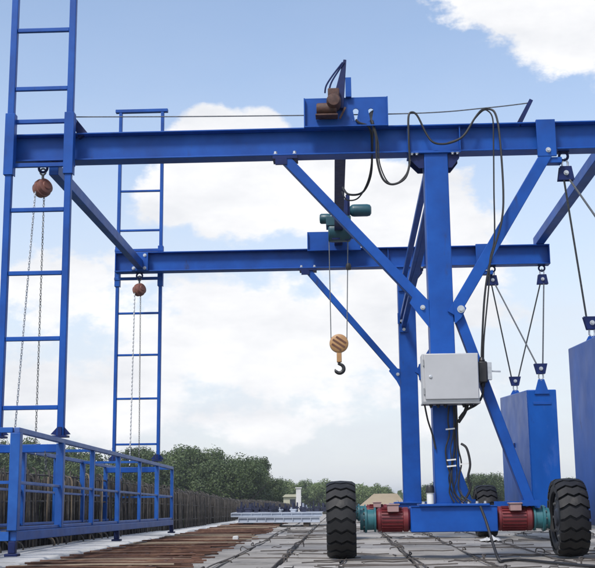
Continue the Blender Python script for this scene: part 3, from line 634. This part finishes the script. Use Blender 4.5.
# hook block
hk = thing('hook_block', (-.045, hy, 2.4), 'orange and brown striped pulley block with a black hook hanging on two ropes', 'hook')
cx, cz = -.045, 2.80
cs = build(MB().lathe((cx, hy, cz), (0, 1, 0), [(-.05, .02), (-.05, .105), (-.035, .13), (-.012, .135), (.012, .135), (.035, .13), (.05, .105), (.05, .02)], 32), 'cheek_case', 'yellow', hk)
for k, off in enumerate((-.065, -.005, .055)):
    hl = math.sqrt(max(.1**2-off**2, .0009)); d = V((math.cos(-.6), 0, math.sin(-.6))); nn = V((-d.z, 0, d.x)); c = V((cx, hy-.052, cz))+nn*off
    build(MB().bar(c-d*hl, c+d*hl, .026, .006, (0, 1, 0)), 'stripe', 'brownstripe', cs)
build(MB().box(cx-.035, cx+.035, hy-.03, hy+.03, cz-.27, cz-.12), 'shank', 'yellow', hk, bev=.008)
pts = []; R = .062
for i in range(19):
    a = math.radians(95-i*15); pts.append((cx+R*math.cos(a), hy, cz-.36+R*math.sin(a)))
rs = [.02+.008*math.sin(PI*i/18) for i in range(19)]; rs[-1] = .008; rs[-2] = .014
build(MB().tube([(cx, hy, cz-.26)]+pts, [.02]+rs, 10), 'hook', 'black', hk)

# ------------------------------------------------------------------ chain hoists at the left beam ends
def link_chain(mb, a, b, step=.03, r=.0042):
    a, b = V(a), V(b); n = int((b-a).length/step); d = (b-a).normalized(); e1 = d.orthogonal().normalized(); e2 = d.cross(e1)
    for i in range(n):
        c = a+d*step*(i+.5); e = e1 if i % 2 else e2
        pts = [c+d*(.021*math.cos(q))+e*(.010*math.sin(q)) for q in [2*PI*k/6 for k in range(6)]]; mb.tube(pts, r, 4, closed=True)
    return mb
for (x, y, zt, lab, slant) in ((-3.135, 11.1, 4.06, 'round brown chain hoist hanging inside the near ladder under the front beam end', -.13), (-3.1, 16.5, 3.985, 'small brown chain hoist hanging inside the far ladder under the rear beam end', -.03)):
    h = thing('chain_hoist', (x, y, zt), lab, 'chain hoist', 'manual chain hoists')
    zc = zt-.17
    build(MB().tube([(x+.03*math.cos(a), y, zt+.01+.035*math.sin(a)) for a in [2*PI*k/12 for k in range(12)]], .01, 6, closed=True).tube([(x, y, zt-.02), (x, y, zc+.08)], .014, 8), 'top_hook', 'steel', h)
    ax = V((.8, -.6, .25)).normalized()
    hc = build(MB().lathe(V((x, y, zc))-ax*.075, ax, [(0, .02), (0, .07), (.012, .085), (.055, .09), (.06, .1), (.09, .1), (.095, .088), (.14, .085), (.15, .07), (.15, .02)], 28), 'hoist_body', 'hoist_red', h)
    build(MB().lathe(V((x, y, zc))+ax*.076, ax, [(0, .05), (.012, .045), (.014, .01)], 20), 'end_cover', 'hoist_red', hc)
    zb = 1.15
    build(link_chain(MB(), (x-.06, y-.05, zc-.05), (x-.06+slant, y-.05, zb)), 'hand_chain', 'zinc', h)
    build(link_chain(MB(), (x+.02, y, zc-.08), (x+.02 if slant < -.1 else x+.04, y, zb-.1), .03, .0036), 'load_chain', 'steel', h)

# ------------------------------------------------------------------ ladders
def ladder(y, x0, x1, ztop, zbot, rungs, clamps, sgn, lab, top, wr):
    l = thing('ladder_frame', ((x0+x1)/2, y, zbot), lab, 'ladder', 'tall ladder frames at the beam ends')
    for x in (x0, x1-wr):
        build(MB().box(x, x+wr, y-.035, y+.035, zbot, ztop), 'side_rail', 'blue', l, bev=.006)
    for z in rungs: build(MB().box(x0+wr+.002, x1-wr-.002, y-.02, y+.02, z-wr*.32, z+wr*.32), 'rung', 'blue', l, bev=.005)
    if top: build(MB().box(x0-.06, x1+.06, y-.038, y+.038, ztop+.002, ztop+.055), 'top_bar', 'blue', l, bev=.005)
    for x in (x0-.016, x1-wr-.016):
        c = build(MB().box(x, x+wr+.032, y-.05, y-.038, clamps[0]-.12, clamps[1]+.07).box(x, x+.01, y-.038, y+.05, clamps[0]-.12, clamps[1]+.07).box(x+wr+.022, x+wr+.032, y-.038, y+.05, clamps[0]-.12, clamps[1]+.07), 'guide_sleeve', 'blue', l, bev=.003)
    for z in clamps: build(MB().box(x0-.02, x1+.02, y+.04*sgn-.02, y+.04*sgn+.02, z-.022, z+.022), 'clamp_rail', 'blue', l, bev=.004)
    for x in (x0+.035, x1-.035):
        f = MB().box(x-.075, x+.075, y-.06, y+.06, zbot-.002, zbot+.018).box(x-.02, x+.02, y-.055, y+.055, zbot+.02, zbot+.1)
        f.prism([(x-.1, zbot+.03), (x-.036, zbot+.1), (x-.036, zbot+.02)], y-.01, y+.01).prism([(x+.1, zbot+.03), (x+.036, zbot+.02), (x+.036, zbot+.1)], y-.01, y+.01)
        build(f, 'foot_bracket', 'blue_dark', l)
ladder(10.92, -3.475, -2.78, 6.78, 1.262, [6.25, 5.59, 4.93, 3.605, 2.935, 2.256, 1.56], (4.10, 4.58), 1, 'near blue ladder frame on the cage, running off the top of the picture', False, .068)
ladder(16.68, -3.5, -2.78, 6.74, 1.215, [6.08, 5.44, 4.8, 3.48, 2.83, 2.16, 1.47], (4.02, 4.47), -1, 'far blue ladder frame with a flat cap bar on its top behind the rear beam', True, .048)

# ------------------------------------------------------------------ working cage hung beside the bridge
cg = thing('working_cage', (-3.15, 13.6, .25), 'long blue steel working cage with railings hanging along the left edge of the deck', 'work platform')
def ct(y): return 1.258-.0113*(y-9.3)     # top rail height
def cbm(y): return .315-.0082*(y-9.4)
Y0, Y1, XI, XO = 9.32, 17.9, -2.78, -3.62
def rail(x, z0, z1, w, h, name, m='blue_light'): return build(MB().bar((x, Y0, z0), (x, Y1, z1), w, h), name, m, cg, bev=.004)
for x in (XI, XO):
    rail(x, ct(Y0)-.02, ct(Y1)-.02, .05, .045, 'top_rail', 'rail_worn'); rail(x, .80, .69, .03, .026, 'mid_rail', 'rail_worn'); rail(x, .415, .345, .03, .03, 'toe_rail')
    rail(x, .355, .285, .06, .08, 'bottom_beam')
for i, y in enumerate((9.32, 10.81, 12.2, 13.6, 15.05, 16.46, 17.9)):
    w = (.085, .075, .05, .055, .045, .06, .05)[i]
    build(MB().box(XI-w/2, XI+w/2, y-w/2, y+w/2, cbm(y)+.085, ct(y)-.044), 'post', 'blue_light', cg, bev=.005)
for i, y in enumerate((9.32, 10.81, 12.4, 13.88, 15.3, 16.8, 17.9)):
    w = (.08, .07, .075, .06, .065, .06, .05)[i]
    build(MB().box(XO-w/2, XO+w/2, y-w/2, y+w/2, cbm(y)+.085, ct(y)-.044), 'post', 'blue_light', cg, bev=.005)
for y in (Y0, Y1):
    build(MB().bar((XO+.03, y, ct(y)-.02), (XI-.03, y, ct(y)-.02), .045, .045), 'end_rail', 'blue_light', cg, bev=.004)
    build(MB().bar((XO+.03, y, .80 if y == Y0 else .69), (XI-.03, y, .8 if y == Y0 else .69), .03, .026), 'end_rail', 'blue_light', cg)
    build(MB().bar((XO+.03, y, cbm(y)+.04), (XI-.03, y, cbm(y)+.04), .05, .075), 'end_rail', 'blue_light', cg)
for y in (12.3, 15.2): build(MB().bar((XO+.03, y, ct(y)-.035), (XI-.03, y, ct(y)-.035), .035, .03), 'cross_tie', 'blue_light', cg)
for y in (10.92, 16.68):
    build(MB().box(XO+.03, XI-.03, y-.05, y+.05, ct(y)-.125, ct(y)-.046), 'ladder_cross_beam', 'blue', cg, bev=.005)
for i in range(7):
    y = 9.5+i*1.35; build(MB().box(XO+.03, XI-.03, y, y+.05, cbm(y)+.005, cbm(y)+.055), 'floor_joist', 'blue', cg)
for i in (0, 3):
    x = XO+.06+i*.205
    build(MB().bar((x+.07, Y0+.04, .39), (x+.07, Y1-.04, .32), .045, .02), 'floor_plank', 'plank', cg)
for y in (9.32, 13.6, 17.9):
    build(MB().box(XI-.03, XI+.03, y-.03, y+.03, cbm(y)-.10, cbm(y)-.002).box(XI-.055, XI+.055, y-.05, y+.05, cbm(y)-.125, cbm(y)-.102), 'foot', 'blue_dark', cg, bev=.004)
build(link_chain(MB(), (-2.95, 10.86, 1.12), (-2.93, 10.85, .93)), 'chain_tail', 'steel', cg)

# ------------------------------------------------------------------ counterweights with ropes and blocks
def counterweight(yf, yb, ztf, ztb, lab):
    xa, xb, zb = 2.48, 2.87, .34
    w = thing('counterweight', ((xa+xb)/2, (yf+yb)/2, zb), lab, 'counterweight', 'blue counterweight boxes')
    vs = [(xa, yf, zb), (xb, yf, zb), (xb, yb, zb), (xa, yb, zb), (xa, yf, ztf), (xb, yf, ztf), (xb, yb, ztb), (xa, yb, ztb)]
    build(MB().add(vs, [(0, 3, 2, 1), (4, 5, 6, 7), (0, 1, 5, 4), (1, 2, 6, 5), (2, 3, 7, 6), (3, 0, 4, 7)]), 'box_body', 'blue_worn', w, bev=.012)
    xm = (xa+xb)/2
    build(MB().prism([(xm-.1, ztf-.06), (xm+.1, ztf-.06), (xm+.04, ztf+.14), (xm-.04, ztf+.14)], yf-.022, yf-.002), 'front_lug', 'blue', w, bev=.003)
    build(MB().box(xm-.12, xm+.12, yf-.012, yf-.003, ztf-.2, ztf-.165), 'handle_bar', 'blue', w, bev=.003)
    yl = yb-.35; zl = ztf+(ztb-ztf)*(yl-yf)/(yb-yf)
    build(MB().prism([(xm-.1, zl-.005), (xm+.1, zl-.005), (xm+.04, zl+.1), (xm-.04, zl+.1)], yl, yl+.02), 'rear_lug', 'blue', w)
    s = ztf-zb
    weld([(xa-.001, yf, zb+.01), (xa-.001, yf, ztf-.01)], par=w)
    build(MB().box(xa-.008, xa-.001, yf+.03, yb-.03, zb+.01, zb+.07), 'bottom_strip', 'blue_worn', w)
    build(MB().box(xa-.018, xa-.002, (yf+yb)/2-.02, (yf+yb)/2+.03, zb+s*.58, zb+s*.62), 'side_lug', 'blue_dark', w)
    return xm, (yf-.012, ztf+.14), (yl+.01, zl+.1)
def block(x, y, z, lab, upward):
    """pulley block; z = its middle. upward: shackle above (hangs), else shackle below"""
    s = 1 if upward else -1
    k = thing('pulley_block', (x, y, z), lab, 'pulley block', 'pulley blocks of the counterweight ropes')
    for yy in (-.035, .025):
        build(MB().prism([(x-.06, z+.075), (x+.06, z+.075), (x+.085, z-.075), (x-.085, z-.075)] if s > 0 else [(x-.09, z+.07), (x+.09, z+.07), (x+.055, z-.07), (x-.055, z-.07)], y+yy, y+yy+.012), 'cheek_plate', 'blue_dark', k, bev=.003)
    build(MB().lathe((x, y-.02, z), (0, 1, 0), [(0, .02), (0, .062), (.012, .05), (.03, .05), (.042, .062), (.042, .02)], 20), 'sheave', 'steel', k)
    bl = MB(); bl.bolt((x, y-.036, z), (0, -1, 0), .018, .02); build(bl, 'axle_bolt', 'zinc', k)
    build(MB().tube([(x-.028, y, z+s*.07), (x-.03, y, z+s*.12), (x, y, z+s*.16), (x+.03, y, z+s*.12), (x+.028, y, z+s*.07)], .011, 7), 'shackle', 'zinc', k)
def rope(a, b, lab): tag(build(MB().tube([a, b], .011, 7), 'wire_rope', 'steel', origin=a), lab, 'rope', 'ropes of the counterweights')
random.seed(12)
for (yf, yb, ztf, ztb, yu, zu, n, xs) in ((14.96, 17.55, 2.045, 2.17, 16.5, 3.86, 'rear', (2.3, 3.05)), (9.55, 12.12, 2.12, 2.225, 11.1, 3.92, 'front', (2.35, 3.06))):
    lab = 'tall blue counterweight box hanging behind the right tyre, its narrow front face in view' if n == 'rear' else 'large weathered blue counterweight box cut off by the right edge of the picture'
    xm, (y1, z1), (y2, z2) = counterweight(yf, yb, ztf, ztb, lab)
    pos = 'rear' if n == 'rear' else 'front'
    if n == 'rear':
        block(xs[0], yu, zu, 'left one of two dark pulley blocks hung under the far end of the rear beam', True)
        block(xs[1], yu, zu, 'right one of two dark pulley blocks, at the very end of the rear beam', True)
        block(xm, y1, z1+.14, 'dark pulley block on the front lug of the rear blue box', False)
        block(xm, y2, z2+.14, 'dark pulley block on the back of the rear blue box top, lower of the pair', False)
        names = ['left-hand rope running nearly straight down to the back block of the rear box', 'rope crossing from the left upper block to the front block of the rear box',
                 'rope crossing from the right upper block to the back block of the rear box', 'right-hand rope running nearly straight down to the front block of the rear box']
    else:
        block(xs[0], yu, zu, 'dark pulley block hung under the front beam just right of the brace bracket', True)
        block(xs[1], yu, zu, 'dark pulley block hung under the outer right end of the front beam', True)
        block(xm, y1, z1+.14, 'dark pulley block on the front lug of the large box at the right edge', False)
        block(xm, y2, z2+.14, 'dark pulley block on the back of the large box at the right edge', False)
        names = ['rope from the front beam block steeply down to the back of the large right box', 'rope from the front beam block slanting off to the right picture edge',
                 'rope from the outer right beam end to the back of the large right box', 'rope from the outer right beam end to the front of the large right box']
    tops = [(xs[0]-.02, yu, zu-.05), (xs[0]+.03, yu, zu-.05), (xs[1]-.03, yu, zu-.05), (xs[1]+.02, yu, zu-.05)]
    bots = [(xm-.045, y2, z2+.16), (xm-.03, y1, z1+.16), (xm+.045, y2, z2+.16), (xm+.03, y1, z1+.16)]
    for a, b_, l in zip(tops, bots, names): rope(a, b_, l)

# ------------------------------------------------------------------ things lying on the deck
rp = [(1.30, 10.85, .54), (1.33, 10.7, .4), (1.36, 10.5, .2), (1.385, 10.32, .068), (1.45, 10.4, .063), (1.6, 10.5, .063), (1.8, 10.0, .063), (2.02, 9.5, .063), (2.3, 9.2, .063), (2.7, 9.0, .063)]
tag(build(MB().tube(smooth_path(rp, 6), .014, 8), 'ground_cable', 'cable'), 'black cable dropping from the chassis and trailing across the deck to the right', 'cable', 'black crane cables')
kn = [(1.385+.05*math.cos(a), 10.32+.07*math.sin(a), .066+.012*math.sin(2*a)) for a in [2*PI*k/12 for k in range(12)]]
rg = MB()
nx = 9
random.seed(21)
vs = [(1.78+.03*i+random.uniform(-.012, .012), 14.9+.08*j+random.uniform(-.03, .03), G+.012+random.uniform(0, .06)*math.sin(PI*(i+.5)/10)*math.sin(PI*(j+.5)/6)*1.6) for j in range(6) for i in range(10)]
rg.add(vs, [(j*10+i, j*10+i+1, (j+1)*10+i+1, (j+1)*10+i) for j in range(5) for i in range(9)])
ro = tag(build(rg, 'crumpled_sheet', 'kerb'), 'crumpled white plastic scrap lying on the deck behind the chassis', 'scrap')
sol = ro.modifiers.new('thick', 'SOLIDIFY'); sol.thickness = .004
tag(build(MB().prism([(-1.585, .045), (-1.50, .045), (-1.505, .125), (-1.52, .135), (-1.575, .13)], 15.7, 15.8), 'spacer_block', 'white', bev=.006), 'small white spacer block on the edge of the rusty strip', 'block')
random.seed(91); rb = MB()
for i in range(260):
    y = 9.3+22*random.random()**1.6; x = random.uniform(-1.45, 4.3) if random.random() < .75 else random.uniform(-2.8, -1.5); r = random.uniform(.004, .013)
    if random.random() < .05: r *= 1.8
    c = V((x, y, zd(y)+r*.35)); ds = [V(d)*r*random.uniform(.6, 1.25) for d in ((1, .2, .1), (0, 1, .25), (-1, 0, .2), (.1, -1, .1), (.35, .2, .55), (0, 0, -.6))]
    rb.add([c+d for d in ds], [(0, 1, 4), (1, 2, 4), (2, 3, 4), (3, 0, 4), (1, 0, 5), (2, 1, 5), (3, 2, 5), (0, 3, 5)])
rbo = build(rb, 'concrete_rubble', 'concrete'); rbo['kind'] = 'stuff'; rbo['label'] = 'small concrete crumbs scattered over the deck'
tie_me = MB().tube([(-.12, 0, 0), (-.05, .015, .008), (.04, -.01, .0), (.12, .02, .006)], .006, 5).mesh('tie_wire', 'rebar_dark')
for i in range(70):
    y = 9.4+14*random.random()**1.4; inst(tie_me, 'loose_bar', deck, (random.uniform(-1.3, 4.2), y, G+.008), (0, 0, random.uniform(0, 3.1)), (random.uniform(.5, 2.2), 1, 1))
# stacked formwork panels across the deck
st = thing('formwork_stack', (-1.5, 24.9, G), 'stack of long pale steel formwork panels lying across the deck in the distance', 'panel stack')
for x in (-2.15, -1.5, -.85): build(MB().box(x-.06, x+.06, 24.3, 25.6, G-.03, G+.075), 'sleeper', 'timber', st)
for k, (xa, xb, za, zb, ya) in enumerate(((-2.32, -.55, .13, .25, 24.3), (-2.5, -.5, .255, .345, 24.5))):
    pn = MB().box(xa, xb, ya, ya+.012, za, zb).box(xa, xb, ya, ya+1.1, zb-.01, zb+.0).box(xa, xb, ya-.03, ya, zb-.022, zb-.003).box(xa, xb, ya-.03, ya, za+.0, za+.02)
    n = 9
    for i in range(n+1): x = xa+(xb-xa-.012)*i/n; pn.box(x, x+.012, ya-.03, ya-.001, za+.022, zb-.024)
    build(pn, 'formwork_panel', 'panel', st)
random.seed(5)
bk = []
for i in range(44):
    x = -2.35+1.95*random.random(); y = 24.75+random.random()*.9; h = random.uniform(.10, .24); w = random.uniform(.05, .14); a = random.uniform(-.5, .5)
    z0 = .347
    b = MB().box(-w/2, -w/2+.02, -.02, .02, 0, h).box(w/2-.02, w/2, -.02, .02, 0, h*random.uniform(.6, 1)).box(-w/2-.02, w/2+.02, -.03, .03, h*.35, h*.35+.03)
    b.prism([(-w/2, 0), (w/2, 0), (w/2-.02, h*.3), (-w/2+.02, h*.3)], -.025, .025)
    o = bpy.data.objects.new('clamp_bracket', b.mesh('clamp_bracket', 'panel' if i % 15 == 4 else 'navy')); COL.objects.link(o); o.location = (x, y, z0); o.rotation_euler = (0, 0, a*2)
    tag(o, 'pale steel clamp bracket among the dark ones on the panel stack' if i % 15 == 4 else 'dark navy steel clamp bracket standing on the pale panel stack', 'bracket', 'pale clamp brackets on the panel stack' if i % 15 == 4 else 'navy clamp brackets on the panel stack')
# far site: pillar, cream hut, tan-roofed shed
tag(build(MB().box(-2.4, -2.16, 55, 55.25, zd(55)-.05, 1.12).box(-2.44, -2.12, 54.96, 55.29, 1.121, 1.17), 'concrete_pillar', 'kerb', bev=.01), 'short pale concrete pillar standing beyond the panel stack', 'pillar')
hut = thing('site_hut', (-2.95, 60, -.3), 'small cream site hut with a low pitched roof beside the pale pillar', 'hut')
wl_ = build(MB().box(-3.3, -2.4, 60, 61.5, -.3, .72), 'wall', 'cream', hut)
build(MB().prism([(-3.36, .721), (-2.34, .721), (-2.5, .86), (-3.2, .86)], 59.9, 61.6), 'roof', 'cream', hut)
build(MB().box(-2.95, -2.65, 59.985, 59.998, .3, .6), 'window', 'rim', hut)
sh = thing('roofed_shed', (3.7, 112, -6), 'low site shed with a wide tan hipped roof beyond the end of the deck', 'shed')
build(MB().box(1.9, 5.6, 110.5, 114.5, -6, -.25), 'wall', 'cab', sh)
z0, z1 = -.22, 1.02
build(MB().add([(1.4, 110, z0), (6.1, 110, z0), (6.1, 115, z0), (1.4, 115, z0), (2.9, 112, z1), (5.2, 112, z1), (5.2, 113, z1), (2.9, 113, z1)], [(0, 3, 2, 1), (4, 5, 6, 7), (0, 1, 5, 4), (1, 2, 6, 5), (2, 3, 7, 6), (3, 0, 4, 7)]), 'roof', 'tan', sh)

# ------------------------------------------------------------------ trees beyond the bridge
def crown_mesh(seed, rx, rz, nl, m, leaf, per=170):
    rnd = random.Random(seed); vs = []; fs = []
    for q in range(nl):
        while True:
            p = V((rnd.uniform(-1, 1), rnd.uniform(-1, 1), rnd.uniform(-1, 1)))
            if .25 < p.length < 1: break
        c = V((p.x*rx*.82, p.y*rx*.82, p.z*rz*.8)); r = rx*rnd.uniform(.2, .38)
        for k in range(per):
            d = V((rnd.gauss(0, 1), rnd.gauss(0, 1), rnd.gauss(0, .8))).normalized(); pos = c+d*r*(rnd.uniform(.55, 1.08))
            nrm = (d+V((rnd.uniform(-.8, .8), rnd.uniform(-.8, .8), rnd.uniform(-.5, .9)))).normalized(); e1 = nrm.orthogonal().normalized()
            e1 = Matrix.Rotation(rnd.uniform(0, 6.28), 3, nrm) @ e1; e2 = nrm.cross(e1); s = leaf*rnd.uniform(.6, 1.3); o = len(vs)
            vs += [pos-e1*s*.5, pos+e2*s*.32, pos+e1*s*.6, pos-e2*s*.32]; fs.append((o, o+1, o+2, o+3))
    me = bpy.data.meshes.new('crown'); me.from_pydata([tuple(v) for v in vs], [], fs); me.materials.append(MT[m]); return me
def trunk_mesh(seed, h, r):
    rnd = random.Random(seed); b = MB(); b.tube([(0, 0, 0), (rnd.uniform(-.15, .15), 0, h*.4), (rnd.uniform(-.2, .2), .1, h*.75), (0, 0, h)], [r, r*.75, r*.5, r*.25], 8)
    for k in range(5):
        z = h*rnd.uniform(.45, .8); a = rnd.uniform(0, 6.28); l = h*rnd.uniform(.2, .36)
        b.tube([(0, 0, z), (l*.5*math.cos(a), l*.5*math.sin(a), z+l*.35), (l*math.cos(a), l*math.sin(a), z+l*.8)], [r*.4, r*.25, r*.08], 6)
    return b.mesh('trunk', 'bark')
crowns = [crown_mesh(i, 3.3, (3.6, 4.2, 3.2, 4.6)[i], (46, 52, 42, 56)[i], 'leaf', .22, 330) for i in range(4)]
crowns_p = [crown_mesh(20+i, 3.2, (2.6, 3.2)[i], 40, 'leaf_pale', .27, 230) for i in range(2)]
trunks = [trunk_mesh(i, 7.5, .26) for i in range(3)]
random.seed(77); cnt = 0
def tree(x, y, top, pale, lab, group, wide=1.0):
    global cnt; cnt += 1
    h = top+6; cm = crowns_p[cnt % 2] if pale else crowns[cnt % 4]; rz = max(v.co.z for v in cm.vertices)
    sc_ = wide*random.uniform(.92, 1.12)
    r = thing('broadleaf_tree', (x, y, -6), lab, 'tree', group)
    hz = max(h-rz*sc_, 2.0)
    tr = bpy.data.objects.new('trunk', trunks[cnt % 3]); COL.objects.link(tr); tr.parent = r; tr.scale = (1, 1, (hz+1.2*sc_)/7.5)
    cr = bpy.data.objects.new('crown', cm); COL.objects.link(cr); cr.parent = r; cr.location = (0, 0, hz); cr.rotation_euler = (0, 0, random.uniform(0, 6.28)); cr.scale = (sc_, sc_, sc_*random.uniform(.95, 1.05))
PROF = [(-36, 6.3), (-31, 6.2), (-27, 5.5), (-22, 5.3), (-17, 5.1), (-13, 5.0), (-10, 4.8), (-8, 4.1), (-6.6, 3.0), (-5.4, 1.6)]
def top_at(px):
    for (a, ta), (b_, tb_) in zip(PROF, PROF[1:]):
        if px <= b_: return ta+(tb_-ta)*(px-a)/(b_-a)
    return PROF[-1][1]
ORD = ['first', 'second', 'third', 'fourth', 'fifth', 'sixth', 'seventh', 'eighth', 'ninth', 'tenth', 'eleventh', 'twelfth']
def bins(spots, table, stem):
    """gives every tree a label naming what it is seen behind, and its order there from the left"""
    cnts = {}; out = {}
    for sp in sorted(spots, key=lambda q: q[0]/q[1]):
        px = 345+1100*sp[0]/sp[1]; w = next(t for lim, t in table if px < lim); cnts[w] = cnts.get(w, 0)+1; out[sp] = (w, cnts[w])
    return {sp: stem+' '+w+(', '+ORD[n-1]+' from the left there' if cnts[w] > 1 else '') for sp, (w, n) in out.items()}
GD = 'dark trees beyond the left side of the bridge'
spots = []; x = -33.0
while x < -6.9:
    for row, yy in enumerate((100, 112)):
        s_ = yy/100; xx = x+random.uniform(-.8, .8)+row*1.4
        if xx > -6.6: continue
        spots.append((xx*s_, yy+random.uniform(-2, 2), .64+(top_at(xx)+.3-.64)*s_+random.uniform(-.4, .3)-(random.uniform(.1, 1.9) if row == 0 else 0), .85 if xx > -10 else 1.0))
    x += 2.9
spots += [(xx*1.02, 103+i*3, tp, .55) for i, (xx, tp) in enumerate(((-6.6, 2.6), (-5.9, 1.5), (-7.4, 3.2)))]
lb = bins(spots, ((10, 'at the left picture edge behind the cage'), (66, 'seen through the near ladder'), (112, 'between the two ladders'), (160, 'seen through the far ladder'), (205, 'just right of the far ladder'),
                  (245, 'over the middle of the bar row'), (268, 'near the right end of the belt'), (999, 'at the low right end of the belt')), 'dark green tree')
for sp in spots: tree(sp[0], sp[1], sp[2], False, lb[sp], GD, sp[3])
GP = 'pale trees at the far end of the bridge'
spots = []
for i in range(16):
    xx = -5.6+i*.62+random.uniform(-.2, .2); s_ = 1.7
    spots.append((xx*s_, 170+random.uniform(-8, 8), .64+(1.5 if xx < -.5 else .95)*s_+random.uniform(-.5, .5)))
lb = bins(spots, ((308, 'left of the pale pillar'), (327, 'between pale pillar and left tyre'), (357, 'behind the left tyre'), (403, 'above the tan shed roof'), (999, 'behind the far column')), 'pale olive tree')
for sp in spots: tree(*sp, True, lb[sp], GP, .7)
GR = 'trees beyond the right half of the deck'
spots = [(xx*1.3, 130+random.uniform(-4, 4), .64+(tp-.64)*1.3) for (xx, tp) in ((7.4, 2.0), (8.3, 1.9), (9.6, 1.8), (11.0, 2.3), (12.0, 2.7), (12.8, 2.75), (13.8, 2.3), (15.2, 2.1), (17, 2.0), (19, 2.4), (21.5, 2.2))]
lb = bins(spots, ((437, 'between the two columns'), (463, 'behind the near column'), (500, 'right of the near column'), (558, 'behind the rear counterweight'), (999, 'behind the right tyre and front counterweight')), 'mid green tree')
for sp in spots: tree(*sp, False, lb[sp], GR, .72)
# distant wood that closes the horizon
random.seed(3)
fm = MB(); vs = []; fs = []
for k in range(26000):
    a = random.uniform(-.62, .62); d = random.uniform(255, 330); tp = 1.0+2.6*(math.sin(a*23)*.5+.5)*.5+1.3*math.sin(a*61+1)+.8*math.sin(a*140)
    p = V((d*math.sin(a), d*math.cos(a), random.uniform(-6, .2+tp))); n = V((random.gauss(0, 1), random.gauss(0, 1), random.gauss(0, 1))).normalized(); e1 = n.orthogonal().normalized(); e2 = n.cross(e1); s = random.uniform(.5, 1.1); o = len(vs)
    vs += [p-e1*s, p+e2*s*.6, p+e1*s, p-e2*s*.6]; fs.append((o, o+1, o+2, o+3))
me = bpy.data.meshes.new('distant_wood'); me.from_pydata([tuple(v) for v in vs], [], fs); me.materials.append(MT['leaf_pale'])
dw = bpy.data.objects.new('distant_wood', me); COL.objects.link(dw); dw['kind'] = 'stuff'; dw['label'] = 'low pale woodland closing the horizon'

# ------------------------------------------------------------------ thin moist air
hm = bpy.data.materials.new('haze_air'); hm.use_nodes = True; ht_ = hm.node_tree; ht_.nodes.clear()
pv = N(ht_, 'ShaderNodeVolumePrincipled', i_Density=.0006); pv.inputs['Color'].default_value = (.86, .9, .96, 1); pv.inputs['Anisotropy'].default_value = .3
ou = N(ht_, 'ShaderNodeOutputMaterial'); L(ht_, pv.outputs[0], ou.inputs['Volume']); MT['haze'] = hm
hz_ = build(MB().box(-1300, 1300, -300, 1600, -7, 9), 'haze', 'haze'); hz_['kind'] = 'stuff'; hz_['label'] = 'thin pale haze over the far trees'
